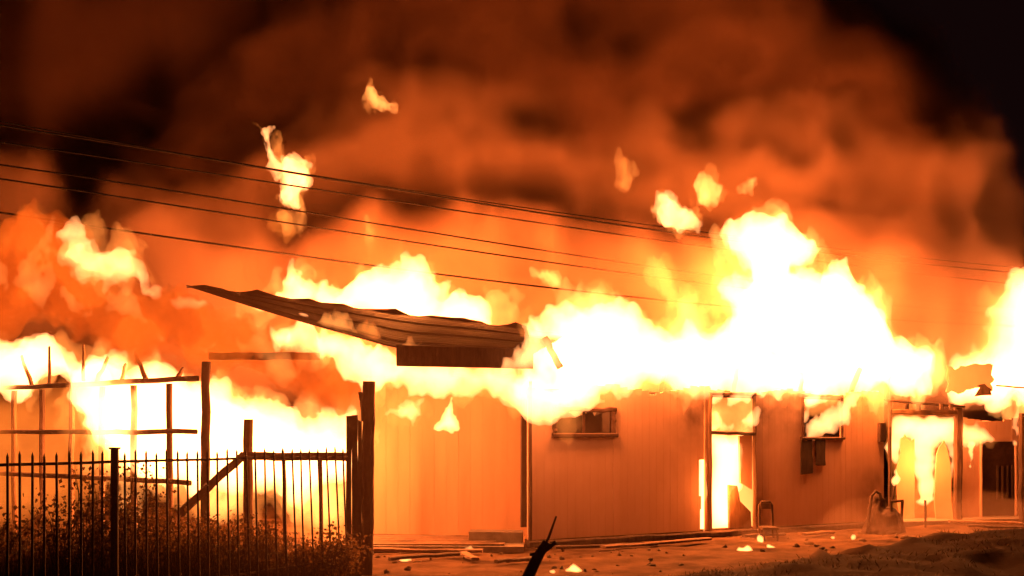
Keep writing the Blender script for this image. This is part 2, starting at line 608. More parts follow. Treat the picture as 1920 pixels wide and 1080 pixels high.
# ------------------------------------------------------------------ the house
house = thing("board_house", "long pale board house with burning roof, narrow blazing doorway and small windows", "house", (WA[0], WA[1], 0))
H_TOP = 2.62
fw = build("wall", [wall_pt(0, WA, WB, .08, -.03), wall_pt(8.09, WA, WB, .08, -.03), wall_pt(8.09, WA, WB, .16, -.03), wall_pt(0, WA, WB, .16, -.03),
                    wall_pt(0, WA, WB, .08, -.09), wall_pt(8.09, WA, WB, .08, -.09), wall_pt(8.09, WA, WB, .16, -.09), wall_pt(0, WA, WB, .16, -.09)],
           [(0, 1, 2, 3), (5, 4, 7, 6), (4, 0, 3, 7), (1, 5, 6, 2), (3, 2, 6, 7), (4, 5, 1, 0)], M["wood"], house)
fw["label"] = "cream vertical boarding of the house front"
S = lambda px: wall_s(px, WA, WB)
Zw = lambda px, py: zpx(py, px, WA, WB)
win1 = (S(1040), S(1150), Zw(1095, 813), Zw(1095, 768))
door = (S(1331), S(1414), 0.02, Zw(1370, 738))
crack = [(S(1311), S(1322), Zw(1316, 930), Zw(1316, 862)), (S(1313), S(1321), Zw(1316, 1000), Zw(1316, 955)), (S(1315), S(1320), Zw(1316, 957), Zw(1316, 925))]
win2 = (S(1505), S(1577), Zw(1540, 820), Zw(1540, 742))
def soot(mat, spots):
    nt = mat.node_tree
    b = nt.nodes["Principled BSDF"]
    src = b.inputs["Base Color"].links[0].from_socket
    geo = nt.nodes.new("ShaderNodeNewGeometry")
    nz = nt.nodes.new("ShaderNodeTexNoise"); nz.inputs["Scale"].default_value = 2.6; nz.inputs["Detail"].default_value = 6
    nt.links.new(geo.outputs["Position"], nz.inputs["Vector"])
    tot = None
    for p, r in spots:
        vm = nt.nodes.new("ShaderNodeVectorMath"); vm.operation = 'DISTANCE'
        vm.inputs[1].default_value = p
        nt.links.new(geo.outputs["Position"], vm.inputs[0])
        mr = nt.nodes.new("ShaderNodeMapRange"); mr.inputs[1].default_value = r; mr.inputs[2].default_value = r * .25
        nt.links.new(vm.outputs["Value"], mr.inputs[0])
        if tot is None:
            tot = mr.outputs[0]
        else:
            mm = nt.nodes.new("ShaderNodeMath"); mm.operation = 'MAXIMUM'
            nt.links.new(tot, mm.inputs[0]); nt.links.new(mr.outputs[0], mm.inputs[1]); tot = mm.outputs[0]
    m1 = nt.nodes.new("ShaderNodeMath"); m1.operation = 'MULTIPLY_ADD'
    nt.links.new(nz.outputs[0], m1.inputs[0]); m1.inputs[1].default_value = 2.4; m1.inputs[2].default_value = -.75
    m2 = nt.nodes.new("ShaderNodeMath"); m2.operation = 'MULTIPLY'; m2.use_clamp = True
    nt.links.new(m1.outputs[0], m2.inputs[0]); nt.links.new(tot, m2.inputs[1])
    mx = nt.nodes.new("ShaderNodeMix"); mx.data_type = 'RGBA'
    nt.links.new(m2.outputs[0], mx.inputs[0]); nt.links.new(src, mx.inputs[6])
    mx.inputs[7].default_value = (0.13, 0.07, 0.045, 1)
    nt.links.new(mx.outputs[2], b.inputs["Base Color"])
soot(M["wall"], [(wall_pt(S(1306), WA, WB, 2.2), .8), (wall_pt(S(1430), WA, WB, 2.3), .8), (wall_pt(S(1495), WA, WB, 2.2), .7), (wall_pt(S(1600), WA, WB, 2.4), .8), (wall_pt(S(1095), WA, WB, 2.2), .6), (wall_pt(S(1650), WA, WB, .6), .7), (wall_pt(S(1420), WA, WB, .3), .7)])
def burn(s):
    return 0.05 + 0.06 * math.sin(s * 3.1) + rng.uniform(0, .05)
board_wall(fw, WA, WB, 0.14, H_TOP, 0.15, 0.03, M["wall"], [win1, door, win2] + crack, burn)

def frame_rect(parent, name, rect, A, B, w, dep, mat, sill=True, bottom=True):
    s0, s1, z0, z1 = rect
    g = build(name, *beam_geo(wall_pt(s0 - w / 2, A, B, z1 + w / 2 * 0, dep), wall_pt(s1 + w / 2, A, B, z1, dep), w, w, seg=9, wob=.012), mat, parent)
    beam("jamb", wall_pt(s0, A, B, z0, dep), wall_pt(s0, A, B, z1 - w / 2, dep), w, w, mat, g, 8, .011)
    beam("jamb", wall_pt(s1, A, B, z0, dep), wall_pt(s1, A, B, z1 - w / 2, dep), w, w, mat, g, 8, .011)
    if bottom:
        beam("sill", wall_pt(s0 - .06, A, B, z0 - w * .4, dep + .01), wall_pt(s1 + .06, A, B, z0 - w * .4, dep + .01), w * 1.2, w, mat, g, 3, .004)
    return g

w1 = frame_rect(house, "window", win1, WA, WB, .075, .012, M["frame"])
w1["label"] = "small dark window under the eaves"
sm = (win1[0] + win1[1]) / 2
beam("mullion", wall_pt(sm, WA, WB, win1[2], -.02), wall_pt(sm, WA, WB, win1[3], -.02), .04, .04, M["frame"], w1, 2, .003)
# broken panes, jagged top edges
for a, b in ((win1[0] + .025, sm - .02), (sm + .02, win1[1] - .2)):
    n = 7
    V = []
    for off in (-.03, -.038):
        for k in range(n + 1):
            V.append(wall_pt(a + (b - a) * k / n, WA, WB, win1[2] + .01, off))
        for k in range(n + 1):
            V.append(wall_pt(a + (b - a) * k / n, WA, WB, win1[2] + (win1[3] - win1[2]) * rng.uniform(.62, .95), off))
    Fc = []
    m_ = n + 1
    for k in range(n):
        Fc.append((k, k + 1, m_ + k + 1, m_ + k))
        Fc.append((2 * m_ + k + 1, 2 * m_ + k, 3 * m_ + k, 3 * m_ + k + 1))
        Fc.append((m_ + k, m_ + k + 1, 3 * m_ + k + 1, 3 * m_ + k))
    build("pane", V, Fc, M["glass"], w1)
# dark sheet added behind the small window, its colour standing in for room shade
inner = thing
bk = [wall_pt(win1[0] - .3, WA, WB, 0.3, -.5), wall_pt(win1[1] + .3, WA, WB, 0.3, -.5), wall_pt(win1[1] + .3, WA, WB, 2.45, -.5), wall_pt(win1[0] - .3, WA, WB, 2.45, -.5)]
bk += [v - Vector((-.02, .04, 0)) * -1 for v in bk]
build("dark_backing", bk, BOXF, M["glass"], house)

w2 = frame_rect(house, "window", win2, WA, WB, .05, .012, M["frame"])
w2["label"] = "burnt out window with flames leaning from it"
for p0, p1, py0, py1 in ((1500, 1521, 822, 889), (1528, 1545, 822, 872)):
    s = (S(p0) + S(p1)) / 2
    V, Fc = beam_geo(wall_pt(s - .01, WA, WB, Zw(p0, py1), .03), wall_pt(s, WA, WB, Zw(p0, py0), .03), S(p1) - S(p0), .025, up=(-.53, -.85, 0), seg=4, wob=.006)
    # flat board hanging against the wall
    a = S(p0); b = S(p1)
    V = []
    nseg = 5
    for k in range(nseg + 1):
        z = Zw(p0, py1) + (Zw(p0, py0) - Zw(p0, py1)) * k / nseg
        for ss, oo in ((a, .012), (b, .012), (b, .034), (a, .034)):
            V.append(wall_pt(ss + rng.uniform(-.012, .012), WA, WB, z + (rng.uniform(-.02, .02) if k == 0 else 0), oo))
    Fc = [(3, 2, 1, 0)]
    for k in range(nseg):
        for j in range(4):
            Fc.append((k * 4 + j, k * 4 + (j + 1) % 4, k * 4 + 4 + (j + 1) % 4, k * 4 + 4 + j))
    Fc.append(tuple(nseg * 4 + j for j in range(4)))
    build("hanging_board", V, Fc, M["char"], w2)

dr = frame_rect(house, "door_frame", door, WA, WB, .06, .01, M["wood"], bottom=False)
s_l, s_r = S(1331), S(1392)
beam("transom_bar", wall_pt(s_l, WA, WB, Zw(1360, 811), .0), wall_pt(door[1], WA, WB, Zw(1400, 814), .0), .07, .06, M["char"], dr, 5, .008)
beam("threshold", wall_pt(s_l - .05, WA, WB, .07, .02), wall_pt(door[1] + .05, WA, WB, .07, .02), .12, .08, M["char"], dr, 3, .005)
# the door leaf: torn board panel left hanging at the right of the opening
leaf = build("door_leaf", [wall_pt(S(1390), WA, WB, Zw(1390, 905), -.02), wall_pt(door[1] - .03, WA, WB, Zw(1410, 918), -.02), wall_pt(door[1] - .03, WA, WB, Zw(1410, 817), -.02), wall_pt(S(1388), WA, WB, Zw(1390, 817), -.02),
                           wall_pt(S(1390), WA, WB, Zw(1390, 905), -.06), wall_pt(door[1] - .03, WA, WB, Zw(1410, 918), -.06), wall_pt(door[1] - .03, WA, WB, Zw(1410, 817), -.06), wall_pt(S(1388), WA, WB, Zw(1390, 817), -.06)],
             [(0, 1, 2, 3), (5, 4, 7, 6), (4, 0, 3, 7), (1, 5, 6, 2), (3, 2, 6, 7), (4, 5, 1, 0)], M["wall"], house)
leaf["label"] = "scorched door leaf hanging in the doorway"
lo = build("door_panel", [wall_pt(S(1370), WA, WB, Zw(1375, 992), -.03), wall_pt(door[1] - .03, WA, WB, Zw(1410, 1000), -.03), wall_pt(door[1] - .05, WA, WB, Zw(1410, 960), -.03), wall_pt(S(1390), WA, WB, Zw(1390, 940), -.03), wall_pt(S(1385), WA, WB, Zw(1380, 911), -.03), wall_pt(S(1369), WA, WB, Zw(1375, 909), -.03),
                          wall_pt(S(1370), WA, WB, Zw(1375, 992), -.07), wall_pt(door[1] - .03, WA, WB, Zw(1410, 1000), -.07), wall_pt(door[1] - .05, WA, WB, Zw(1410, 960), -.07), wall_pt(S(1390), WA, WB, Zw(1390, 940), -.07), wall_pt(S(1385), WA, WB, Zw(1380, 911), -.07), wall_pt(S(1369), WA, WB, Zw(1375, 909), -.07)],
           [(0, 1, 2, 3, 4, 5), (11, 10, 9, 8, 7, 6)] + [(k, 6 + k, 6 + (k + 1) % 6, (k + 1) % 6) for k in range(6)], M["wood"], house)
lo["label"] = "broken lower door panel"
# meter box
mb0 = S(1645)
mbx = build("meter_box", [wall_pt(a, WA, WB, z, o) for o in (.005, .07) for (a, z) in ((mb0, Zw(1650, 828)), (mb0 + .16, Zw(1650, 828)), (mb0 + .16, Zw(1650, 793)), (mb0, Zw(1650, 793)))], BOXF, M["char"], house)
build("box_lid", [wall_pt(a, WA, WB, z, o) for o in (.072, .078) for (a, z) in ((mb0 + .015, Zw(1650, 826)), (mb0 + .145, Zw(1650, 826)), (mb0 + .145, Zw(1650, 795)), (mb0 + .015, Zw(1650, 795)))], BOXF, M["iron"], mbx)
# plinth and sill
beam("sill_beam", wall_pt(-.02, WA, WB, .07, .03), wall_pt(8.1, WA, WB, .07, .03), .1, .11, M["char"], house, 24, .008)
corner = beam("corner_board", wall_pt(.03, WA, WB, .1, .022), wall_pt(.03, WA, WB, H_TOP, .022), .05, .035, M["char"], house, 6, .004)
# recessed porch wall with its own boards
PA, PB = (-2.55, 21.05), (0.285, 20.53)
pw_ = build("wall", [wall_pt(s, PA, PB, z, o) for o in (-.03, -.07) for (s, z) in ((0, .2), (2.7, .2), (2.7, .3), (0, .3))], BOXF, M["wood"], house)
pw_["label"] = "recessed porch wall of narrow vertical boards"
board_wall(pw_, PA, PB, .1, 2.75, .21, .03, M["wall_porch"])
ret = build("wall", [Vector((x, y, z)) for y, x in ((19.36, .26), (20.6, .30)) for (z) in (.1, 2.6)] + [Vector((x + .05, y, z)) for y, x in ((19.36, .26), (20.6, .30)) for (z) in (.1, 2.6)],
            [(0, 2, 3, 1), (4, 5, 7, 6), (0, 1, 5, 4), (2, 6, 7, 3), (1, 3, 7, 5), (0, 4, 6, 2)], M["wall"], house)
# porch floor slab and its step
slab = build("porch_floor", [Vector(p) for p in ((-2.6, 18.9, 0), (.18, 18.75, 0), (.18, 20.6, 0), (-2.6, 21.0, 0), (-2.6, 18.9, .09), (.18, 18.75, .09), (.18, 20.6, .09), (-2.6, 21.0, .09))], BOXF, M["concrete"], house)
for k in range(5):
    p0 = Vector((-2.5 + rng.uniform(-.05, .05), 19.15 + k * .3, .103))
    beam("floor_plank", p0, Vector((.0 + rng.uniform(-.4, .1), 19.0 + k * .3, .103 + rng.uniform(0, .01))), .26, .03, M["wood"], slab, 4, .004)
# low block by the corner
build("step_block", [Vector((x, y, z)) for z in (.0, .26) for (x, y) in ((-.68, 19.45), (.16, 19.32), (.18, 19.8), (-.66, 19.95))], BOXF, M["concrete"], house)

# burnt rafters sticking out of the roof fire
for px0, py0, px1, py1, dd in ((1022, 632, 1050, 690, -.1), (1058, 742, 1075, 600, 1.2), (1240, 740, 1255, 640, 1.3), (1375, 740, 1382, 690, .3), (1500, 745, 1504, 700, .1), (1590, 745, 1612, 690, .1), (1660, 750, 1668, 705, .6)):
    d = wall_d(px0) + dd - (0.9 if px0 == 1022 else 0)
    beam("rafter", P(px0, py0, d), P(px1, py1, d + .1), .07, .09, M["char"], house, 5, .012)
beam("wall_plate", wall_pt(.05, WA, WB, 2.47, -.09), wall_pt(8.0, WA, WB, 2.47, -.09), .09, .09, M["char"], house, 14, .01)

# ------------------------------------------------------------------ carport roof
A_, B_, C_, D_ = P(350, 537, 20.0), P(744, 655, 16.6), P(1000, 661, 17.4), P(1062, 628, 20.5)
carport = thing("carport", "rusty sheet roofed carport on a charred post beside the house", "carport", base_at(690, 16.0))
roof = None
NS = 7
for k in range(NS):
    V, Fc = [], []
    nu, nv = 22, 40
    v0, v1 = k / NS, (k + 1) / NS + 0.012
    for j in range(nu + 1):
        u = j / nu
        for i in range(nv + 1):
            v = min(v0 + (v1 - v0) * i / nv, 1.0)
            # u: from the upper left tip line to the right end; v: ridge -> eave
            top = A_.lerp(D_, u)
            lowr = A_.lerp(B_, min(u / 0.62, 1.0)) if u < 0.62 else B_.lerp(C_, (u - .62) / .38)
            q = top.lerp(lowr, v)
            sag = 0.02 * math.sin(math.pi * u) * (1 - v) + 0.012 * math.sin(u * 9 + v * 2)
            cor = 0.006 * math.sin(v * NS * 2 * math.pi * 3.0)
            rag = 0.0
            if v < 0.02:
                rag = 0.06 * math.sin(u * 60) * math.sin(u * 23 + 1) + rng.uniform(-.03, .03)
            V.append(q + Vector((0, 0, sag + cor + rag + (0.008 if k % 2 else 0.0))))
    for j in range(nu):
        for i in range(nv):
            a = j * (nv + 1) + i
            Fc.append((a, a + 1, a + nv + 2, a + nv + 1))
    if roof is None:
        roof = build("roof", V, Fc, M["roof"], carport, smooth=True)
        roof["label"] = "sagging rusty corrugated sheets"
        so = roof
    else:
        so = build("sheet", V, Fc, M["roof"], roof, smooth=True)
    md = so.modifiers.new("thickness", 'SOLIDIFY'); md.thickness = 0.006
fa, fb = P(743, 668, 16.55), P(1000, 674, 17.35)
build("fascia", [p + Vector((0, o, dz)) for o in (0, .05) for p, dz in ((fa, -.13), (fb, -.13), (fb, .14), (fa, .15))], BOXF, M["char"], carport)
beam("post", base_at(688, 16.0, -.1), P(692, 715, 16.0), .155, .14, M["char"], carport, 10, .008)
beam("brace", P(676, 735, 16.05), P(682, 790, 16.05), .05, .05, M["char"], carport, 3, .006)
beam("rafter", A_.lerp(D_, .5) + Vector((0, 0, -.2)), B_.lerp(C_, .2) + Vector((0, 0.1, -.12)), .06, .12, M["char"], carport, 8, .008)
beam("tie_beam", P(392, 668, 18.4), P(600, 668, 18.4), .07, .11, M["char"], carport, 8, .008)

# upright boards beside the carport post
bf = thing("board_screen", "three charred upright boards standing against the carport post", "fence", base_at(664, 15.8))
for p0, p1, ty in ((649, 660, 786), (660, 672, 779), (671, 679, 792)):
    d = 15.75
    V = []
    for k in range(7):
        z = -.1 + (EYE - (ty - HZ) / F_PX * d + .1) * k / 6
        for px, oo in ((p0, 0), (p1 - 1, 0), (p1 - 1, .03), (p0, .03)):
            q = base_at(px, d + oo, z + (rng.uniform(-.05, .05) if k == 6 else 0))
            V.append(q + Vector((rng.uniform(-.006, .006), 0, 0)))
    Fc = [(3, 2, 1, 0)]
    for k in range(6):
        for j in range(4):
            Fc.append((k * 4 + j, k * 4 + (j + 1) % 4, k * 4 + 4 + (j + 1) % 4, k * 4 + 4 + j))
    Fc.append((24, 25, 26, 27))
    build("board", V, Fc, M["char"], bf)

# ------------------------------------------------------------------ left house frame
LA, LB = (base_at(-70, 22.8).x, 22.8), (base_at(386, 17.8).x, 17.8)
lf = thing("timber_house_frame", "burning open timber wall frame of the neighbouring house", "house frame", (LB[0], LB[1], 0))
lw = lambda px: on_line(px, LA, LB)
def LP(px, z, off=0.0):
    d = lw(px)
    q = base_at(px, d, z)
    return q + Vector((off * .1, off, 0))
for px in (-30, 27, 80, 134, 190, 250, 318):
    beam("stud", LP(px, -.05), LP(px + rng.uniform(-2, 2), 2.55), .085, .09, M["wood"], lf, 7, .01)
beam("corner_post", LP(385, -.05), P(386, 678, lw(385)), .12, .12, M["char"], lf, 8, .012)
for z, a, b in ((2.60, -70, 375), (1.83, -70, 372), (1.10, -70, 360)):
    beam("rail", LP(a, z, -.075), LP(b, z, -.075), .05, .075, M["wood"], lf, 14, .012)
for a, ya, b, yb in ((155, 712, 157, 648), (93, 720, 92, 650), (182, 716, 202, 670), (228, 715, 234, 682), (275, 712, 252, 660), (60, 724, 40, 668), (330, 712, 345, 690)):
    beam("rafter", P(a, ya, lw(a)), P(b, yb, lw(a) + .3), .06, .08, M["wood"], lf, 4, .014, taper=.6)

# ------------------------------------------------------------------ stair railing
rl = thing("stair_railing", "scorched wooden stair railing with a short post behind the iron fence", "railing", base_at(465, 17.0))
beam("post", base_at(465, 17.0, -.05), P(465, 786, 17.0), .125, .11, M["wood"], rl, 7, .008)
beam("handrail", P(455, 856, 16.95), P(652, 857, 16.2), .07, .11, M["wood"], rl, 9, .008)
beam("sloping_rail", P(458, 852, 16.9), P(335, 965, 16.6), .07, .11, M["wood"], rl, 7, .008)
for px in (532, 600):
    d = 16.95 - (px - 455) / 197 * .75 + .04
    beam("baluster", base_at(px + 4, d, 0), P(px, 862, d), .05, .05, M["wood"], rl, 4, .005)

# ------------------------------------------------------------------ iron fence
FA, FB = (base_at(-40, 10.8).x, 10.8), (base_at(655, 15.6).x, 15.6)
fd = lambda px: on_line(px, FA, FB)
fence = thing("iron_fence", "dark iron picket fence in front of the weeds", "fence", base_at(215, fd(215)))
tops = [14, 37, 61, 83, 106, 130, 152, 174, 192, 234, 254, 274, 293, 312, 333, 351, 370, 389, 407, 426, 444, 461, 478, 496, 513, 530, 548, 564, 580, 596, 612, 628, 643, -9, -32]
for i, px in enumerate(sorted(tops)):
    d = fd(px)
    lean = 0 if px < 230 else (px - 230) / 430 * .07
    top = base_at(px, d, 1.60 + rng.uniform(-.015, .02))
    bot = base_at(px, d, -.05) + Vector((lean + rng.uniform(-.012, .012), 0, 0))
    w = .028 if px == 530 else .021
    b_ = beam("picket", bot, top, w, w, M["iron"], fence, 3, .002)
    tip = top
    V = [tip + Vector((sx * w * .5, sy * w * .5, 0)) for sx, sy in ((-1, -1), (1, -1), (1, 1), (-1, 1))] + [tip + Vector((0, 0, .045))]
    build("spike", V, [(0, 1, 4), (1, 2, 4), (2, 3, 4), (3, 0, 4), (3, 2, 1, 0)], M["iron"], b_)
for px, w in ((215, .07), ):
    d = fd(px)
    po = beam("post", base_at(px, d - .02, -.1), base_at(px, d - .02, 1.66), w, w, M["iron"], fence, 3, .001)
    V = [base_at(px, d - .02, 1.66) + Vector((sx * .045, sy * .045, 0)) for sx, sy in ((-1, -1), (1, -1), (1, 1), (-1, 1))]
    V += [v + Vector((0, 0, .02)) for v in V]
    build("cap", V, BOXF, M["iron"], po)
for z, a, b in ((1.535, -60, 520), (1.535, 520, 650), (.25, -60, 650)):
    qa, qb = base_at(a, fd(a) + .018, z), base_at(b, fd(b) + .018, z - (.02 if b == 650 else 0))
    beam("rail", qa, qb, .018, .028, M["iron"], fence, 10, .003)

# ------------------------------------------------------------------ porch frame at the right
pf = thing("porch_frame", "charred porch frame of two posts and a header round a blazing opening", "porch", base_at(1735, 24.2))
PD0, PD1 = 23.9, 24.4
beam("post", base_at(1669, PD0, 0), P(1668, 752, PD0), .06, .08, M["char"], pf, 7, .01)
beam("post", base_at(1795, PD1, 0), P(1797, 762, PD1), .15, .14, M["char"], pf, 8, .012)
beam("header", P(1662, 751, PD0 - .05), P(1808, 762, PD1 - .05), .07, .05, M["char"], pf, 7, .008)
beam("header", P(1668, 772, PD0 - .02), P(1800, 775, PD1 - .02), .06, .10, M["wood"], pf, 7, .008)
for px in (1700, 1722, 1765, 1783):
    beam("block", P(px, 757, 24.1), P(px, 768, 24.1), .08, .06, M["char"], pf, 1, .004)
# torn wall panels standing inside the opening
def panel(parent, name, pts, d, t, mat):
    rr_ = random.Random(len(pts) + int(pts[0][0]))
    pts = [(x + rr_.uniform(-2.5, 2.5), y + rr_.uniform(-3, 3)) for p, q in zip(pts, pts[1:] + pts[:1]) for x, y in (p, ((p[0] + q[0]) / 2, (p[1] + q[1]) / 2))]
    n = len(pts)
    V = [P(x, y, d) for x, y in pts] + [P(x, y, d) + Vector((0, t, 0)) for x, y in pts]
    Fc = [tuple(reversed(range(n))), tuple(range(n, 2 * n))] + [(k, (k + 1) % n, n + (k + 1) % n, n + k) for k in range(n)]
    return build(name, V, Fc, mat, parent)
panel(pf, "torn_panel", [(1690, 985), (1680, 900), (1688, 850), (1690, 822), (1698, 815), (1708, 828), (1716, 825), (1717, 900), (1716, 985)], 24.7, .05, M["wall"])
panel(pf, "torn_panel", [(1755, 985), (1752, 900), (1756, 850), (1762, 835), (1772, 828), (1778, 850), (1783, 890), (1788, 985)], 24.7, .05, M["wall"])
beam("stake", base_at(1735, 23.6, 0), P(1735, 938, 23.6), .04, .04, M["char"], pf, 3, .006)
build("porch_step", [base_at(px, d, z) for z in (.0, .10) for px, d in ((1668, 23.7), (1960, 24.9), (1960, 25.9), (1668, 24.6))], BOXF, M["concrete"], pf)

# ------------------------------------------------------------------ annexe at the far right
SA, SB = (base_at(1800, 25.0).x, 25.0), (base_at(1990, 26.0).x, 26.0)
an = thing("annexe", "low board annexe with a dark door beside the porch frame", "annexe", (SA[0], SA[1], 0))
aw = build("wall", [wall_pt(s, SA, SB, z, o) for o in (-.03, -.08) for (s, z) in ((0, .1), (2.25, .1), (2.25, .2), (0, .2))], BOXF, M["wood"], an)
s0, s1 = wall_s(1838, SA, SB), wall_s(1904, SA, SB)
zt = zpx(778, 1870, SA, SB)
dz = zpx(828, 1870, SA, SB)
board_wall(aw, SA, SB, .1, zt, .19, .03, M["wall"], [(s0, s1, .1, dz)], lambda s: .03 + .1 * abs(math.sin(s * 2)))
ad = build("door", [wall_pt(s, SA, SB, z, o) for o in (-.06, -.02) for (s, z) in ((s0 + .01, .12), (s1 - .01, .12), (s1 - .01, dz), (s0 + .01, dz))], BOXF, M["frame"], an)
ad["label"] = "dark plank door"
for k in range(4):
    s = s0 + (s1 - s0) * (.50 + k * .14)
    beam("slat", wall_pt(s, SA, SB, .45, -.012), wall_pt(s, SA, SB, dz - .5, -.012), .05, .02, M["char"], ad, 3, .003)
beam("jamb", wall_pt(s0, SA, SB, .1, .015), wall_pt(s0, SA, SB, dz, .015), .05, .05, M["wall"], an, 4, .005)
beam("jamb", wall_pt(s1, SA, SB, .1, .015), wall_pt(s1, SA, SB, dz, .015), .05, .05, M["wall"], an, 4, .005)
beam("post", base_at(1917, 24.7, 0), P(1917, 775, 24.7), .13, .12, M["char"], an, 7, .012)
rp = panel(an, "roof_remnant", [(1777, 688), (1790, 692), (1803, 687), (1822, 685), (1838, 681), (1851, 684), (1861, 682), (1858, 696), (1863, 709), (1859, 722), (1861, 734), (1850, 731), (1842, 721), (1830, 729), (1812, 731), (1800, 738), (1786, 733), (1776, 735), (1779, 716), (1774, 702)], 25.2, .05, M["wall"])
panel(an, "roof_scrap", [(1830, 741), (1838, 727), (1832, 722), (1846, 720), (1858, 730), (1862, 740)], 24.9, .05, M["char"])
beam("roof_bar", P(1868, 723, 25.0), P(1960, 730, 25.2), .03, .03, M["char"], an, 5, .004)

# ------------------------------------------------------------------ power cables
lines = [
    ("thicker lower cable of the close topmost pair of power cables", [(-200, 205), (100, 250), (500, 318), (930, 384), (1380, 452), (1530, 474), (1885, 508), (2200, 532)], 24.6, .017),
    ("thin uppermost power cable running just over the thicker one", [(-200, 190), (300, 285), (580, 327), (930, 377), (1360, 443), (1880, 500), (2200, 528)], 24.9, .012),
    ("third power cable from the top, faint in the smoke", [(-200, 240), (180, 292), (500, 340), (1000, 418), (1350, 466), (1900, 530), (2200, 560)], 24.8, .015),
    ("fourth power cable from the top, upper of the close middle pair", [(-200, 282), (0, 309), (500, 384), (1000, 468), (1360, 521), (1900, 575), (2200, 598)], 24.5, .015),
    ("fifth power cable from the top, lower of the close middle pair", [(-200, 307), (0, 334), (500, 411), (1000, 489), (1350, 535), (1900, 590), (2200, 612)], 24.3, .015),
    ("lowest power cable, crossing just over the carport roof", [(-200, 370), (0, 398), (300, 440), (720, 500), (1070, 547), (1370, 577), (1900, 606), (2200, 622)], 24.0, .017),
]
for lab, pts, d, r in lines:
    xs = np.array([p[0] for p in pts], float)
    co = np.polyfit(xs, [p[1] for p in pts], 3)
    w_ = [P(x, np.polyval(co, x), d + (x - 960) * .0030) for x in np.linspace(-200, 2200, 60)]
    o = tube("power_cable", w_, r, M["cable"], None, 6, loc=w_[0])
    tag(o, lab, "power cable", "power cables over the fire")

# ------------------------------------------------------------------ things on the ground
# leaning burnt pole
pl = thing("burnt_pole", "charred leaning pole with a splintered tip in the foreground", "pole", base_at(975, 12.0, gh(.05, 12)))
D = 12.0
tube("shaft", [base_at(960, D, gh(0, D) - .1), P(985, 1090, D), P(1008, 1045, D), P(1018, 1028, D), P(1026, 1016, D)], .062, M["char"], pl, 9, r1=.045, rough=.15)
tube("splinter", [P(1016, 1035, D - .01), P(1030, 1005, D - .02), P(1043, 968, D - .03)], .018, M["char"], pl, 6, r1=.009, rough=.1)
tube("stub", [P(1020, 1032, D - .02), P(1034, 1022, D - .04), P(1043, 1016, D - .05)], .03, M["char"], pl, 7, r1=.022, rough=.15)
tube("side_stub", [P(1014, 1040, D - .02), P(1002, 1039, D - .02), P(993, 1040, D - .02)], .02, M["char"], pl, 6, r1=.016, rough=.1)

# metal chair by the door
def chair(name, label, px0, px1, ytop, yseat, ybot, d, mat):
    t = thing(name, label, "chair", base_at((px0 + px1) / 2, d, 0))
    zt_, zs, = P(0, ytop, d).z, P(0, yseat, d).z
    x0, x1 = base_at(px0, d).x, base_at(px1, d).x
    zb = max(gh(x0, d), 0) - .02
    tube("back_frame", [Vector((x0, d, zb)), Vector((x0, d, zs)), Vector((x0, d + .02, zt_ - .06)), Vector((x0 + .04, d + .02, zt_)), Vector((x1 - .04, d + .02, zt_)), Vector((x1, d + .02, zt_ - .06)), Vector((x1 + .01, d, zs)), Vector((x1 + .02, d, zb))], .02, mat, t, 7)
    V = [Vector((x, y, z)) for z in (zs - .02, zs + .02) for x, y in ((x0 - .02, d - .42), (x1 + .02, d - .42), (x1 + .01, d + .01), (x0 - .01, d + .01))]
    build("seat", V, BOXF, mat, t)
    V = [Vector((x, y, z)) for z in (zt_ - .12, zt_ - .02) for x, y in ((x0 + .02, d - .02), (x1 - .02, d - .02), (x1 - .02, d + .015), (x0 + .02, d + .015))]
    build("back_rest", V, BOXF, M["wood"], t)
    for x in (x0, x1):
        tube("leg", [Vector((x, d - .4, zs - .02)), Vector((x, d - .43, zb))], .018, mat, t, 7)
    return t
chair("metal_chair", "burnt chair with arched back standing by the blazing doorway", 1424, 1448, 941, 988, 1025, 21.2, M["char"])

# heap of scorched household things against the right end of the wall
hp = thing("scrap_heap", "dark scorched heap of rags and scrap leaning on the wall end", "scrap heap", base_at(1652, 22.6, 0))
def lump_geo(c, r, n=10, m=8, rough=.25, seed=0):
    V, Fc = [], []
    rr = random.Random(seed)
    for i in range(m + 1):
        th = math.pi * i / m
        for j in range(n):
            ph = 2 * math.pi * j / n
            q = 1 + rr.uniform(-rough, rough)
            V.append(Vector(c) + Vector((r[0] * math.sin(th) * math.cos(ph) * q, r[1] * math.sin(th) * math.sin(ph) * q, r[2] * math.cos(th) * q)))
    for i in range(m):
        for j in range(n):
            Fc.append((i * n + j, i * n + (j + 1) % n, (i + 1) * n + (j + 1) % n, (i + 1) * n + j))
    return V, Fc
o = add_body("rag_heap", M["char"], hp, outline=[(1612, 1006), (1624, 985), (1630, 955), (1634, 930), (1646, 922), (1654, 935), (1656, 952), (1664, 946), (1676, 952), (1688, 975), (1692, 1004), (1650, 1010)], depth=22.6, thick=.3, round_r=.15, h=.025, noise_amp=.09, noise_scale=.22, warp=.08, seed=61., octs=4, power=2.0)
tube("bent_pipe", [P(1626, 1000, 22.4), P(1630, 960, 22.4), P(1634, 930, 22.42), P(1642, 921, 22.45), P(1650, 926, 22.45), P(1653, 950, 22.45)], .028, M["char"], hp, 8, rough=.05)
beam("stick", P(1662, 1000, 22.3), P(1676, 912, 22.5), .035, .03, M["char"], hp, 4, .01)
fr = thing("metal_stool", "small square metal stool frame standing beside the scrap heap", "stool", base_at(1685, 22.4, 0))
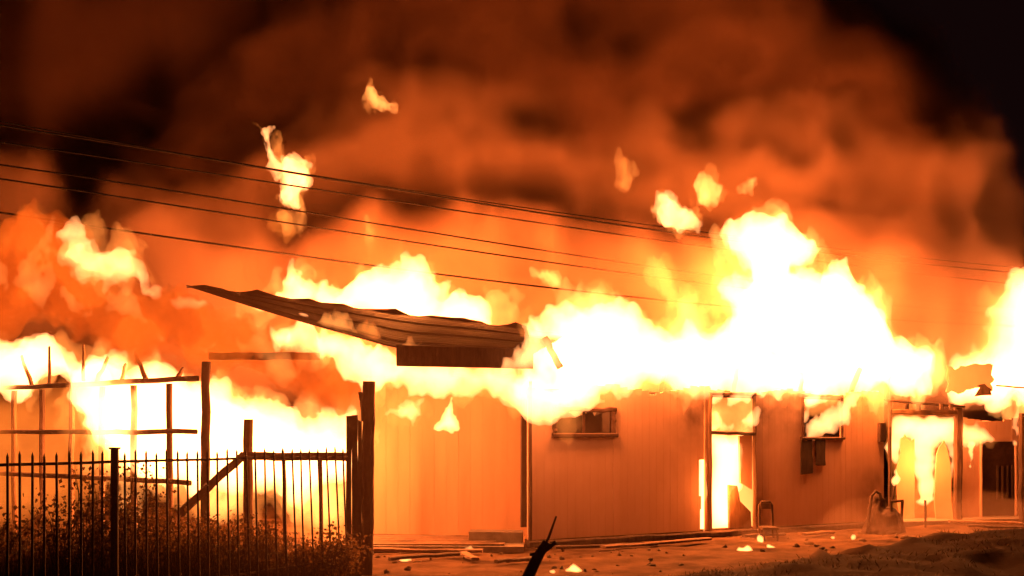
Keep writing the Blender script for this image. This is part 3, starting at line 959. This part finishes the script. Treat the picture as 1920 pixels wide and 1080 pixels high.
for a, b, w in (((1671, 940), (1694, 939), .045), ((1692, 940), (1689, 998), .05), ((1671, 940), (1671, 998), .04), ((1671, 994), (1690, 996), .04)):
    beam("bar", P(*a, 22.35), P(*b, 22.35), w, w, M["char"], fr, 3, .003)

# fallen boards and rubble
for i, (a, b, d0, d1, w) in enumerate([((700, 1030), (905, 1038), 18.6, 18.4, .12), ((730, 1050), (860, 1046), 17.3, 17.8, .1), ((870, 1042), (890, 1060), 17.9, 17.2, .12), ((1040, 1038), (1230, 1026), 18.8, 19.6, .1),
                                      ((1130, 1030), (1330, 1017), 19.0, 20.4, .14), ((1395, 1012), (1470, 1006), 20.9, 21.4, .1), ((1500, 1003), (1560, 999), 21.5, 22.0, .12), ((930, 1062), (1010, 1050), 16.9, 17.5, .09),
                                      ((1780, 976), (1915, 982), 24.0, 23.9, .16), ((1815, 990), (1920, 994), 22.9, 22.9, .12)]):
    A0, B0 = base_at(a[0], d0), base_at(b[0], d1)
    A0.z, B0.z = gh(A0.x, A0.y) + .06, gh(B0.x, B0.y) + .05
    mid = A0.lerp(B0, .5)
    A0.z = max(A0.z, gh(mid.x, mid.y) + .05); B0.z = max(B0.z, gh(mid.x, mid.y) + .05)
    o = beam("fallen_board", A0, B0, w, .05, M["char"] if i % 2 else M["wood"], None, 6, .01, loc=A0)
    tag(o, ["long charred board lying on the porch edge", "short scorched board lying before the porch", "dark broken board end sticking up before the porch", "charred plank lying along the wall foot near the corner",
            "thick charred plank along the wall foot left of the doorway", "scorched plank lying under the burnt chair", "short dark plank lying under the flaming window", "thin charred stick lying beside the leaning pole",
            "long board lying across the porch step", "scorched board lying before the annexe"][i], "board", "fallen boards")

RB = [((0.04, 0.008), 60, (690, 1300, 16.2, 19.2)), ((0.05, 0.01), 50, (1250, 1900, 18.5, 23.0))]
V, Fc = [], []
for (rm, rn), cnt, (pa, pb, da, db) in RB[:]:
    for k in range(cnt):
        d = rng.uniform(da, db)
        q = base_at(rng.uniform(pa, pb), d)
        if q.y > wall_d(min(max((q.x * F_PX / q.y + 960), 990), 1660)) - .15 and q.x > .1:
            continue
        r = rng.uniform(rn, rm)
        q.z = gh(q.x, q.y) + r * .15
        v_, f_ = lump_geo(q, (r * rng.uniform(.7, 1.8), r * rng.uniform(.7, 1.4), r * rng.uniform(.6, 1.2)), 6, 4, .45, seed=k)
        Fc += [tuple(i + len(V) for i in f) for f in f_]
        V += v_
rub = build("rubble", V, Fc, M["char_soil"], smooth=True)
rub["kind"] = "stuff"
rub["label"] = "small rubble and cinders strewn over the ground"

# dry grass on the bank
V, Fc = [], []
gxs, gys = [], []
for k in range(2600):
    t = rng.random()
    i = min(int(t * (len(RIDGE) - 2)), len(RIDGE) - 3)
    u = t * (len(RIDGE) - 2) - i
    (a, ha), (b, hb) = RIDGE[i], RIDGE[i + 1]
    gxs.append(a[0] + (b[0] - a[0]) * u + rng.gauss(0, .15))
    gys.append(a[1] + (b[1] - a[1]) * u + rng.gauss(-.5, .8))
gxs, gys = np.array(gxs, np.float32), np.array(gys, np.float32)
gzs = ground_h(gxs, gys)
keep = fbm(gxs * .8, gys * .8, gxs * 0 + 4.4, 2) > .05
for x, y, z in zip(gxs[keep].tolist(), gys[keep].tolist(), gzs[keep].tolist()):
    hgt = rng.uniform(.015, .06)
    an_ = rng.uniform(0, math.pi)
    dx, dy = math.cos(an_) * .006, math.sin(an_) * .006
    n0 = len(V)
    V += [(x - dx, y - dy, z - .01), (x + dx, y + dy, z - .01), (x + rng.gauss(0, .05), y + rng.gauss(0, .05), z + hgt)]
    Fc.append((n0, n0 + 1, n0 + 2))
gr = build("grass", V, Fc, M["grass"])
gr["kind"] = "stuff"
gr["label"] = "dry tufts of grass on the dark earth bank"

# ------------------------------------------------------------------ weeds and shrubs behind the fence
def shrub(px, d, top_py, wid, label, seed, leaves=900, twig=False):
    r = random.Random(seed)
    b = base_at(px, d, 0)
    hgt = EYE - (top_py - HZ) / F_PX * d
    t = thing("shrub", label, "shrub", b, "dry shrubs behind the iron fence")
    V, Fc, LV, LF = [], [], [], []
    ns = 16 if not twig else 8
    for k in range(ns):
        an_ = r.uniform(0, 2 * math.pi)
        sp = r.uniform(.15, 1.0) * wid
        hh = hgt * r.uniform(.55, 1.0) * (1 - .25 * (sp / wid) ** 2)
        p0 = b + Vector((r.gauss(0, .06), r.gauss(0, .06), -.03))
        p3 = b + Vector((math.cos(an_) * sp, math.sin(an_) * sp * .8, hh))
        pts = [p0.lerp(p3, q) + Vector((r.gauss(0, .02), r.gauss(0, .02), .12 * hgt * math.sin(q * math.pi))) for q in (0, .25, .5, .75, 1)]
        v_, f_ = tube_geo(pts, .009, 4, .003)
        Fc += [tuple(i + len(V) for i in f) for f in f_]; V += v_
        for q in range(int(leaves / ns)):
            s = r.uniform(.12, 1.0) ** .8
            i = min(int(s * 4), 3)
            c = pts[i].lerp(pts[i + 1], s * 4 - i) + Vector((r.gauss(0, .09), r.gauss(0, .09), r.gauss(0, .07)))
            L = r.uniform(.025, .065)
            dr_ = Vector((r.gauss(0, 1), r.gauss(0, 1), r.gauss(0, 1))).normalized()
            sd = dr_.cross(Vector((r.gauss(0, 1), r.gauss(0, 1), r.gauss(0, 1)))).normalized() * L * .38
            n0 = len(LV)
            LV += [c, c + dr_ * L * .5 + sd, c + dr_ * L, c + dr_ * L * .5 - sd]
            LF.append((n0, n0 + 1, n0 + 2, n0 + 3))
    sm_ = build("stems", V, Fc, M["stem"], t)
    sm_["kind"] = "stuff"
    lm = build("foliage", LV, LF, M["leaf"], t)
    lm["kind"] = "stuff"
    return t
SH = [(-20, 12.6, 895, .55, "dense shrub at the far left end of the iron fence"), (60, 13.6, 925, .55, "low shrub between the first and second fence bays from the left"),
      (120, 12.9, 885, .5, "leafy shrub left of the thick fence post"), (185, 13.4, 862, .5, "tall twiggy shrub just behind the thick fence post"),
      (255, 13.2, 880, .5, "dense shrub right of the thick fence post"), (310, 14.0, 905, .5, "shrub under the lower end of the sloping stair rail"),
      (370, 13.8, 912, .5, "shrub below the middle of the sloping stair rail"), (430, 14.4, 925, .5, "shrub left of the stair railing post"),
      (490, 14.6, 935, .45, "shrub right of the stair railing post"), (545, 15.0, 962, .45, "low shrub under the horizontal handrail"),
      (600, 15.2, 985, .4, "lowest shrub under the right part of the handrail"), (640, 15.2, 960, .35, "narrow shrub against the charred upright boards")]
for i, (px, d, ty, w, lab) in enumerate(SH):
    shrub(px, d, ty + 26, w, lab, 40 + i, leaves=900)
for i, (px, d, ty, lab) in enumerate([(160, 13.0, 840, "thin upright twigs rising left of the thick fence post"), (232, 13.2, 832, "thin upright twigs rising right of the thick fence post"), (275, 13.6, 850, "sparse twigs before the bright middle of the timber frame")]):
    shrub(px, d, ty, .28, lab, 80 + i, leaves=330, twig=True)
V, Fc = [], []
for k in range(16000):
    px = rng.uniform(-60, 660)
    d = rng.uniform(11.2, 16.0)
    if d < fd(px) + .15:
        continue
    b = base_at(px, d, 0)
    hgt = rng.uniform(.25, .8) * (1.0 if px < 460 else .75)
    an_ = rng.uniform(0, math.pi)
    w = .007
    dx, dy = math.cos(an_) * w, math.sin(an_) * w
    n0 = len(V)
    V += [(b.x - dx, b.y - dy, -.02), (b.x + dx, b.y + dy, -.02), (b.x + rng.gauss(0, .1), b.y + rng.gauss(0, .1), hgt)]
    Fc.append((n0, n0 + 1, n0 + 2))
wd = build("weeds", V, Fc, M["grass"])
wd["kind"] = "stuff"
wd["label"] = "tall dry weeds massed behind the iron fence"

# ------------------------------------------------------------------ fire
def ragged(pts, rounds, amt, seed):
    r = random.Random(int(seed * 100) + 3)
    for _ in range(rounds):
        out = []
        for (x0, y0), (x1, y1) in zip(pts, pts[1:] + pts[:1]):
            L = math.hypot(x1 - x0, y1 - y0)
            out.append((x0, y0))
            if L > 7:
                k = r.gauss(0, amt) * min(L, 60)
                out.append(((x0 + x1) / 2 + (y1 - y0) / L * k, (y0 + y1) / 2 - (x1 - x0) / L * k))
        pts = out
    return pts

def flame(label, outline, depth, thick, mat="fire", halo=0.0, round_r=.45, h=.036, amp=.27, scale=.46, warp=.26, gain=.7, grow=.0, seed=0.0, light=None, name="flame", octs=5, group="flames", stretch=.6, billow=False, power=1.2, sheets=0, rag=.17):
    n = len(outline)
    cxp = sum(p[0] for p in outline) / n
    lowy = max(p[1] for p in outline)
    dd = depth(cxp) if callable(depth) else depth
    t = thing(name, label, "flame", P(cxp, lowy, dd), group)
    outline = ragged(outline, 3, rag, seed)
    kw = dict(outline=outline, depth=depth, thick=thick, round_r=round_r, h=h, noise_amp=amp, noise_scale=scale, warp=warp, seed=seed, octs=octs, stretch_z=stretch, billow=billow, gain=gain, depth_scale=.5, power=power, grow=grow)
    core = add_body("fire_core", M[mat], t, **kw)
    if grow < -.1:
        core["kind"] = "stuff"                          # shreds nobody could count
    if halo:
        kw2 = dict(kw)
        kw2.update(grow=grow - halo * .2, h=h * 1.15, noise_amp=amp * 1.2 + halo * 2.6, noise_scale=scale * 1.15, warp=warp * 1.8, seed=seed + 7.7, octs=5, gain=.62)
        add_body("fire_fringe", M["fire_fringe"], t, **kw2)
    for q in range(sheets):
        kw3 = dict(kw)
        off = (-.75 if q % 2 == 0 else .6) * thick
        dfun = (lambda px, o=off: depth(px) + o) if callable(depth) else depth + off
        kw3.update(depth=dfun, thick=.2, round_r=.3, grow=.02 + .05 * q, noise_amp=.7, noise_scale=.62, stretch_z=.55, warp=.4, seed=seed + 3.1 * (q + 1), octs=5, gain=.66, h=h * 1.1, depth_scale=.4)
        add_body("fire_sheet", M["fire_sheet"], t, **kw3)
    for L in (light or []):
        fire_light(t, P(L[0], L[1], L[2]), L[3], L[4] if len(L) > 4 else .3)
    return t

# -- left house
flame("broad white blaze inside the timber house frame", [(130, 700), (160, 668), (230, 685), (330, 700), (395, 700), (430, 708), (480, 728), (530, 748), (570, 766), (610, 772), (650, 768), (672, 760), (672, 880), (640, 915), (560, 930), (470, 925), (380, 930), (280, 915), (200, 880), (150, 800)],
      19.6, .75, sheets=2, seed=1.0, round_r=.5, halo=.2, light=[(300, 800, 20.0, 500), (540, 820, 19.8, 500)])
flame("white flames along the top plate of the timber frame's left end", [(-120, 640), (0, 632), (40, 642), (75, 618), (105, 628), (150, 655), (210, 672), (240, 700), (200, 725), (130, 722), (60, 728), (-120, 730)],
      21.6, .6, seed=2.0, round_r=.35, halo=.12, light=[(60, 660, 21.8, 500)])
flame("dull orange fire low in the timber frame's left bays", [(-120, 720), (0, 735), (80, 730), (150, 735), (200, 780), (230, 860), (210, 960), (100, 985), (-120, 985)], 21.8, .5, mat="fire_halo", seed=3.0, round_r=.5)
flame("low yellow fire under the stair handrail", [(380, 900), (470, 890), (560, 880), (660, 870), (668, 960), (640, 1000), (560, 985), (470, 960), (390, 960)], 19.0, .5, mat="fire_soft", seed=3.6, round_r=.4, halo=.1)
flame("rolling red sooty fire sweeping down from the left to the carport", [(-150, 470), (0, 455), (35, 410), (70, 382), (100, 400), (135, 450), (175, 510), (230, 530), (310, 548), (390, 562), (470, 585), (540, 610), (610, 650), (660, 690), (690, 742), (660, 762), (600, 768), (540, 745), (470, 718), (400, 700), (300, 695), (200, 665), (130, 640), (80, 612), (0, 628), (-150, 640)],
      18.9, .7, mat="fire_sooty", seed=4.0, round_r=.5, amp=.26, scale=.8, warp=.3)
SOOT = [(-150, 480), (0, 455), (35, 410), (70, 385), (100, 400), (135, 450), (175, 510), (230, 530), (310, 548), (390, 562), (470, 585), (540, 610), (610, 650), (660, 690), (690, 742), (660, 760), (600, 765), (540, 742), (470, 716), (400, 698), (300, 690), (200, 662), (130, 640), (80, 612), (0, 628), (-150, 640)]
flame("torn orange sheet of fire rolling over the timber frame", SOOT, 18.2, .3, mat="fire_bright_soot", seed=4.4, round_r=.3, amp=.75, scale=.55, warp=.35, gain=.62, grow=-.12)
flame("dark red sooty billow before the orange sheet of fire", SOOT, 17.8, .3, mat="fire_dark_soot", seed=6.1, round_r=.3, amp=.85, scale=.6, warp=.4, gain=.62, grow=-.36)
flame("bright orange curls on the front of the sooty billow", SOOT, 17.5, .16, mat="fire_soft", seed=8.9, round_r=.25, amp=.75, scale=.42, warp=.4, gain=.66, grow=-.32)
flame("bright yellow tongue high at the left over the timber frame", [(108, 440), (135, 412), (152, 440), (180, 482), (208, 475), (235, 445), (250, 482), (266, 512), (292, 532), (300, 552), (265, 560), (235, 545), (205, 562), (175, 545), (148, 520), (122, 480)],
      18.4, .55, mat="fire_wisp", seed=5.0, round_r=.28, amp=.2, scale=.35, halo=.12, h=.032, power=1.0)
flame("faint pink wisp curling at the far left", [(40, 400), (70, 382), (95, 400), (110, 450), (100, 500), (60, 520), (20, 500), (10, 450)], 18.6, .2, mat="fire_halo", seed=5.5, round_r=.3, amp=.12, scale=.4, h=.04)
flame("yellow lick at the tip of the carport roof", [(310, 560), (340, 552), (380, 560), (400, 575), (370, 582), (330, 578)], 18.3, .15, mat="fire_wisp", seed=5.8, grow=0, round_r=.12, amp=.04, scale=.25, warp=.05, h=.025)
# -- carport
flame("white flame pouring out under the carport roof", [(505, 625), (540, 600), (580, 606), (625, 610), (685, 630), (744, 650), (752, 680), (722, 692), (702, 705), (692, 748), (678, 735), (650, 705), (600, 682), (555, 668), (525, 650)],
      (lambda px: 19.0 - (px - 510) / 234 * 1.7), .35, sheets=1, seed=6.0, round_r=.25, halo=.1, h=.03, scale=.36, amp=.17, light=[(660, 660, 17.2, 160, .15)])
flame("white fire standing along the back edge of the carport roof", [(470, 585), (490, 550), (525, 540), (530, 492), (545, 488), (568, 520), (600, 540), (650, 532), (672, 505), (720, 500), (760, 482), (800, 490), (832, 520), (842, 560), (880, 560), (905, 543), (940, 545), (948, 580), (940, 630), (800, 620), (650, 600)],
      21.6, .7, sheets=2, seed=7.0, halo=.16, round_r=.45, light=[(740, 525, 22.3, 3800), (900, 560, 22.3, 1400), (560, 530, 22.2, 1700)])
flame("white band of fire rolling under the carport fascia", [(692, 690), (745, 672), (850, 682), (990, 688), (1060, 680), (1120, 690), (1120, 745), (1060, 775), (1000, 778), (950, 765), (900, 752), (850, 748), (800, 742), (740, 735), (700, 722)],
      18.6, .4, seed=8.0, halo=.1, round_r=.3, h=.03, scale=.36, amp=.18, light=[(860, 715, 18.5, 120, .15), (760, 700, 18.5, 70, .15)])
flame("triangular flame dripping against the porch wall", [(815, 806), (828, 784), (838, 760), (845, 745), (852, 772), (864, 802)], 20.0, .14, seed=9.0, grow=.0, round_r=.12, amp=.06, warp=.05, scale=.16, h=.02, mat="ember", halo=.05)
flame("small flame beside the carport post on the porch wall", [(728, 775), (745, 755), (775, 750), (796, 748), (790, 782), (750, 790)], 20.0, .16, seed=9.5, grow=.0, round_r=.14, amp=.16, warp=.12, scale=.25, h=.025, mat="fire", halo=.08)
flame("flames swallowing the right end of the carport roof", [(945, 660), (965, 640), (985, 600), (1005, 585), (1030, 600), (1062, 640), (1060, 700), (1010, 712), (975, 690)], 17.0, .22, seed=8.6, round_r=.2, amp=.2, scale=.3, warp=.2, h=.026, halo=.08, grow=-.02)
flame("flame licking over the lower left edge of the carport roof", [(600, 640), (625, 612), (650, 622), (690, 634), (735, 650), (742, 672), (700, 664), (650, 655)], 16.9, .12, mat="fire_soft", seed=8.8, round_r=.12, amp=.14, scale=.25, warp=.15, h=.024, grow=0)
# -- main roof fire
mainline = lambda px: wall_d(min(max(px, 990), 1760)) + .12
flame("huge white wall of fire over the house roof", [(1000, 605), (1030, 572), (1080, 560), (1130, 558), (1180, 575), (1200, 612), (1260, 615), (1285, 580), (1320, 590), (1375, 600), (1420, 640), (1480, 640), (1520, 560), (1560, 502), (1590, 500), (1602, 535), (1640, 570), (1680, 620), (1720, 640), (1756, 662), (1766, 700), (1752, 745), (1700, 745), (1640, 750), (1600, 742), (1500, 742), (1430, 738), (1300, 740), (1230, 736), (1190, 738), (1160, 760), (1100, 775), (1040, 782), (1000, 770), (985, 720), (995, 660)],
      mainline, .75, sheets=2, seed=10.0, halo=.16, round_r=.55, amp=.30, scale=.55, warp=.28, light=[(1090, 690, 19.6, 420), (1280, 670, 21.0, 780), (1450, 660, 22.2, 1000), (1640, 680, 23.2, 950)])
flame("tall white column of fire towering over the doorway", [(1365, 640), (1352, 560), (1372, 520), (1362, 470), (1340, 422), (1360, 405), (1392, 432), (1422, 402), (1462, 405), (1500, 430), (1532, 460), (1525, 492), (1500, 512), (1545, 520), (1580, 560), (1600, 640), (1500, 680), (1400, 670)],
      23.2, .8, sheets=2, seed=11.0, halo=.16, round_r=.5, amp=.28, scale=.5, light=[(1450, 520, 23.8, 4400)])
flame("white fire at the right edge above the annexe", [(1772, 700), (1800, 668), (1850, 652), (1866, 610), (1850, 572), (1882, 552), (1896, 515), (1930, 505), (2020, 500), (2040, 800), (1960, 790), (1905, 758), (1860, 772), (1800, 758), (1780, 735)],
      26.3, .7, sheets=2, seed=12.0, halo=.18, round_r=.45, amp=.28, light=[(1910, 620, 26.2, 900)])
# -- openings
flame("white hot flame filling the narrow doorway", [(1334, 815), (1392, 815), (1396, 880), (1390, 915), (1378, 930), (1376, 992), (1334, 996), (1331, 900)], wall_d(1360) + .55, .45, seed=13.0, grow=.03, rag=.04, round_r=.2, amp=.03, warp=.03, scale=.3, h=.03, light=[(1360, 920, wall_d(1360) - .15, 170, .12)])
flame("yellow fire deep inside the doorway", [(1300, 735), (1430, 735), (1430, 1000), (1300, 1000)], wall_d(1360) + 1.5, .4, mat="fire_soft", seed=13.2, rag=.05, round_r=.3, amp=.1, h=.05)
flame("thin bright flame in the crack beside the doorway", [(1310, 862), (1318, 850), (1326, 862), (1327, 930), (1322, 1000), (1312, 1000), (1309, 930)], wall_d(1316) + .2, .14, seed=13.5, grow=.03, rag=.03, round_r=.08, amp=.01, warp=.01, scale=.3, h=.018, mat="ember")
flame("orange flames curling over the door transom", [(1331, 812), (1332, 770), (1345, 778), (1365, 792), (1395, 782), (1418, 765), (1416, 800), (1400, 812)], wall_d(1370) + .1, .18, seed=14.0, round_r=.16, amp=.16, warp=.14, scale=.22, h=.02, mat="fire", halo=.05, grow=0)
flame("red sooty fire above the door transom", [(1328, 735), (1418, 730), (1422, 770), (1400, 800), (1340, 800)], wall_d(1370) + .35, .25, mat="fire_sooty", seed=14.4, round_r=.2, amp=.1, scale=.3, h=.04)
flame("flame leaning right out of the burnt out window", [(1503, 815), (1508, 795), (1530, 782), (1555, 770), (1582, 750), (1600, 732), (1612, 735), (1606, 760), (1588, 790), (1566, 806), (1545, 815), (1520, 818)], wall_d(1545) - .12, .16, seed=15.0, round_r=.14, amp=.12, warp=.1, scale=.24, h=.018, mat="fire", halo=.06, grow=.01)
flame("thin upright flame at the left jamb of the burnt out window", [(1503, 800), (1505, 730), (1530, 730), (1545, 742), (1520, 765), (1512, 790)], wall_d(1510) - .02, .12, seed=15.5, grow=.0, round_r=.1, amp=.04, warp=.05, scale=.25, h=.022, mat="fire")
flame("white fire filling the porch frame opening", [(1673, 778), (1790, 780), (1792, 850), (1786, 895), (1776, 845), (1760, 830), (1757, 870), (1756, 935), (1738, 948), (1714, 940), (1715, 860), (1702, 822), (1690, 830), (1686, 870), (1676, 870)], 24.9, .35, seed=16.0, grow=.0, round_r=.2, amp=.05, warp=.06, scale=.3, h=.03, halo=.08, light=[(1735, 865, 24.3, 170, .25)])
flame("dull orange fire at the back of the porch opening", [(1660, 770), (1800, 770), (1800, 985), (1660, 985)], 25.8, .4, mat="fire_halo", seed=16.5, round_r=.3)
flame("small flame on the left jamb of the porch frame", [(1674, 895), (1680, 875), (1686, 890), (1684, 908), (1676, 912)], 23.85, .06, seed=16.8, grow=.0, round_r=.05, amp=.02, warp=.02, scale=.15, h=.014, mat="ember")
flame("pointed flame jutting right over the annexe door", [(1800, 790), (1830, 778), (1838, 800), (1852, 815), (1874, 826), (1845, 832), (1800, 832)], 24.7, .18, seed=17.0, grow=.0, round_r=.15, amp=.04, warp=.05, scale=.3, h=.026, halo=.06, light=[(1825, 810, 24.3, 40, .08)])
flame("dripping flame under the pointed flame on the annexe wall", [(1815, 828), (1828, 828), (1824, 855), (1820, 880), (1816, 855)], 24.75, .06, seed=17.5, grow=.0, round_r=.06, amp=.015, warp=.02, scale=.2, h=.016, mat="ember")
flame("flame climbing the outer side of the annexe post", [(1899, 838), (1898, 790), (1906, 765), (1922, 760), (1916, 800), (1912, 838)], 24.9, .12, seed=18.0, grow=.0, round_r=.1, amp=.03, warp=.03, scale=.25, h=.02)
# -- torn off flames in the smoke
FL = [("torn off flame floating highest over the left cables with a thin tail", [(495, 255), (497, 240), (506, 248), (508, 270), (520, 288), (545, 300), (560, 300), (580, 310), (577, 340), (562, 365), (563, 385), (545, 388), (520, 385), (530, 350), (520, 320), (510, 290), (500, 275)], 25.4, .22, "fire_wisp", .10),
      ("small torn flame alone at the top of the smoke", [(690, 180), (700, 172), (712, 182), (732, 190), (730, 205), (718, 200), (700, 198)], 26.0, .12, "fire_soft", .04),
      ("bright torn flame left of the tall fire column", [(1226, 385), (1240, 368), (1262, 368), (1280, 390), (1300, 405), (1298, 428), (1275, 438), (1250, 425), (1232, 410)], 25.0, .3, "fire_wisp", .10),
      ("small round torn flame left of the column top", [(1308, 350), (1325, 340), (1343, 355), (1343, 380), (1328, 392), (1312, 375)], 25.2, .14, "fire_soft", .08),
      ("tiny flame fleck above the tall fire column", [(1386, 348), (1400, 342), (1415, 350), (1405, 360), (1392, 358)], 25.4, .08, "fire_soft", .05),
      ("faint flame wisp high over the house roof", [(1148, 312), (1172, 300), (1180, 320), (1170, 355), (1158, 350), (1160, 325)], 26.0, .1, "fire_halo", .05),
      ("small pale flame between the carport and the roof fire", [(1002, 512), (1020, 505), (1045, 515), (1056, 540), (1035, 540), (1015, 525)], 24.6, .12, "fire_soft", .05),
      ("pale drifting flame left of the column foot", [(1215, 500), (1245, 490), (1270, 520), (1300, 545), (1295, 575), (1262, 572), (1235, 545)], 24.4, .14, "fire_halo", .06),
      ("thin upright flame over the carport back edge", [(695, 440), (697, 415), (703, 402), (712, 420), (710, 445), (702, 450)], 25.0, .1, "fire_halo", .06),
      ("faint flame trailing below the floating flame", [(515, 430), (525, 405), (548, 400), (560, 425), (550, 448), (530, 445)], 25.2, .12, "fire_halo", .06)]
for i, (lab, pts, d, th, mt, hl) in enumerate(FL):
    flame(lab, pts, d, th * 2.8, mat=mt, seed=20 + i * 1.3, round_r=max(.12, th * .9), amp=.2, warp=.18, scale=.26, h=.024, halo=hl, power=1.0, grow=.03, gain=.72, group="torn off flames in the smoke")
# -- fire on the ground
GF = [("small fire on the ground before the porch", 757, 1049, 20, 6, 17.6), ("tiny fire on the porch floor edge", 880, 1030, 14, 4, 18.8), ("small fire on the ground right of the leaning pole", 1076, 1069, 18, 7, 16.2),
      ("speck of fire beside the leaning pole", 1036, 1073, 7, 4, 16.0), ("small fire on the ground before the doorway", 1394, 1034, 17, 11, 18.9), ("flame licking the foot of the burnt chair", 1424, 1012, 8, 10, 20.6),
      ("small fire right of the burnt chair's foot", 1447, 1024, 10, 6, 19.6), ("speck of fire under the flaming window", 1563, 1007, 6, 4, 21.0), ("speck of fire by the scrap heap", 1600, 1006, 6, 5, 21.2)]
for i, (lab, px, py, rx, ry, d) in enumerate(GF):
    pts = [(px + rx * math.cos(a) * rng.uniform(.7, 1.1), py - ry * math.sin(a) * rng.uniform(.7, 1.2)) for a in np.linspace(0, 2 * math.pi, 11)[:-1]]
    flame(lab, pts, d, .10, mat="ember", seed=40 + i, grow=.0, round_r=.06, amp=.03, warp=.04, scale=.15, h=.016, halo=.04, name="ground_flame", group="small fires on the ground")

# ------------------------------------------------------------------ smoke
SM_BACK = smoke_mat("dense_smoke", (0.60, 0.29, 0.18), 0.9, 0.0)
SM_MID = smoke_mat("rolling_smoke", (0.72, 0.40, 0.26), 1.5, 0.0)
SM_LOW = smoke_mat("glowing_smoke", (0.88, 0.50, 0.34), 1.5, 0.0)
def fog_nodes(name, voxel, band, mat):
    """turns the torn smoke body into a fog whose density rises smoothly from its surface inwards"""
    ng = bpy.data.node_groups.new(name, 'GeometryNodeTree')
    ng.interface.new_socket("Geometry", in_out='INPUT', socket_type='NodeSocketGeometry')
    ng.interface.new_socket("Geometry", in_out='OUTPUT', socket_type='NodeSocketGeometry')
    gi, go = ng.nodes.new("NodeGroupInput"), ng.nodes.new("NodeGroupOutput")
    mv = ng.nodes.new("GeometryNodeMeshToVolume")
    mv.resolution_mode = 'VOXEL_SIZE'
    mv.inputs["Voxel Size"].default_value = voxel
    mv.inputs["Interior Band Width"].default_value = band
    mv.inputs["Density"].default_value = 1.0
    sm = ng.nodes.new("GeometryNodeSetMaterial")
    sm.inputs["Material"].default_value = mat
    ng.links.new(gi.outputs[0], mv.inputs["Mesh"])
    ng.links.new(mv.outputs[0], sm.inputs[0])
    ng.links.new(sm.outputs[0], go.inputs[0])
    return ng

def smoke(label, outline, d, thick, mat, fog=None, **kw):
    a = dict(round_r=1.6, h=.26, noise_amp=1.7, noise_scale=3.4, warp=1.3, seed=0.0, billow=True, octs=5, stretch_z=1.0, power=2.0, gain=.55)
    a.update(kw)
    n = len(outline)
    o = add_body("smoke", mat, None, loc=P(sum(p[0] for p in outline) / n, sum(p[1] for p in outline) / n, d), outline=outline, depth=d, thick=thick, **a)
    o["kind"] = "stuff"
    o["label"] = label
    if fog:
        md = o.modifiers.new("fog", 'NODES')
        md.node_group = fog_nodes("fog", fog[0], fog[1], mat)
    return o
smoke("vast bank of fire-lit smoke behind the houses", [(-420, -260), (1480, -260), (1478, 40), (1500, 115), (1560, 78), (1620, 60), (1668, 100), (1688, 165), (1698, 235), (1755, 252), (1800, 275), (1815, 335), (1850, 400), (1872, 455), (1915, 500), (2150, 520), (2150, 815), (-420, 815)], 35.0, 4.0, SM_BACK, (.3, 1.1), seed=3.0)
mid = dict(h=.16, round_r=1.0, noise_amp=1.35, noise_scale=2.3, warp=1.0, gain=.6)
smoke("rolling smoke over the whole fire", [(150, 420), (230, 320), (330, 300), (480, 310), (600, 280), (650, 245), (740, 200), (850, 165), (960, 190), (1060, 230), (1130, 270), (1230, 240), (1330, 230), (1420, 220), (1500, 230), (1600, 240), (1690, 280), (1790, 300), (1830, 400), (1870, 480), (1870, 700), (150, 700)], 29.5, 2.2, SM_MID, (.2, .38), seed=7.0, **mid)
SM_HIGH = smoke_mat("falloff_dark_smoke", (0.31, 0.15, 0.09), 1.2, 0.0)  # darker colour stands in for the firelight fading with height
smoke("high smoke above the rolling smoke, light falloff put into its dark colour", [(240, 340), (270, 240), (390, 150), (540, 80), (680, 10), (800, -80), (950, -140), (1450, -140), (1470, 40), (1500, 115), (1590, 75), (1650, 105), (1685, 180), (1705, 250), (1770, 290), (1770, 420), (240, 420)], 30.0, 2.2, SM_HIGH, (.22, .42), seed=7.0, **mid)
smoke("smoke plume at the far left", [(-300, 300), (-60, 262), (40, 268), (100, 300), (140, 345), (155, 430), (170, 660), (-300, 660)], 26.5, 1.4, SM_MID, (.2, .8), seed=12.0, h=.16, round_r=.9, noise_amp=.7, noise_scale=1.8, warp=.6)
smoke("glowing smoke low behind the carport", [(200, 520), (320, 440), (460, 400), (600, 380), (760, 400), (900, 390), (1050, 430), (1150, 420), (1250, 450), (1350, 430), (1500, 450), (1640, 430), (1750, 500), (1880, 540), (1880, 760), (200, 760)], 26.2, 1.5, SM_LOW, (.2, .6), seed=15.0, h=.17, round_r=1.0, noise_amp=1.1, noise_scale=2.0, warp=.9)
smoke("low smoke lying along the ground before the doorway", [(1290, 1052), (1400, 1010), (1520, 990), (1660, 965), (1760, 945), (1960, 950), (1960, 990), (1760, 1005), (1560, 1030), (1400, 1056)], 20.4, .9, smoke_mat("ground_smoke", (0.9, 0.6, 0.45), 0.11), seed=27.0, h=.08, round_r=.3, noise_amp=.3, noise_scale=.7, warp=.3)
SM_AIR = smoke_mat("added_thin_veil", (0.9, 0.55, 0.42), 0.009, 0.3)  # thin veil added to lift the black silhouettes and spread a glow
smoke("thin veil added over the weeds and the carport front to lift the darks", [(-300, 620), (0, 520), (300, 500), (600, 520), (900, 580), (1150, 680), (1250, 800), (1250, 1000), (1000, 1150), (-300, 1150)], 13.6, 3.2, SM_AIR, seed=18.0, h=.4, round_r=1.6, noise_amp=.6, noise_scale=4.0, warp=.6, octs=2)
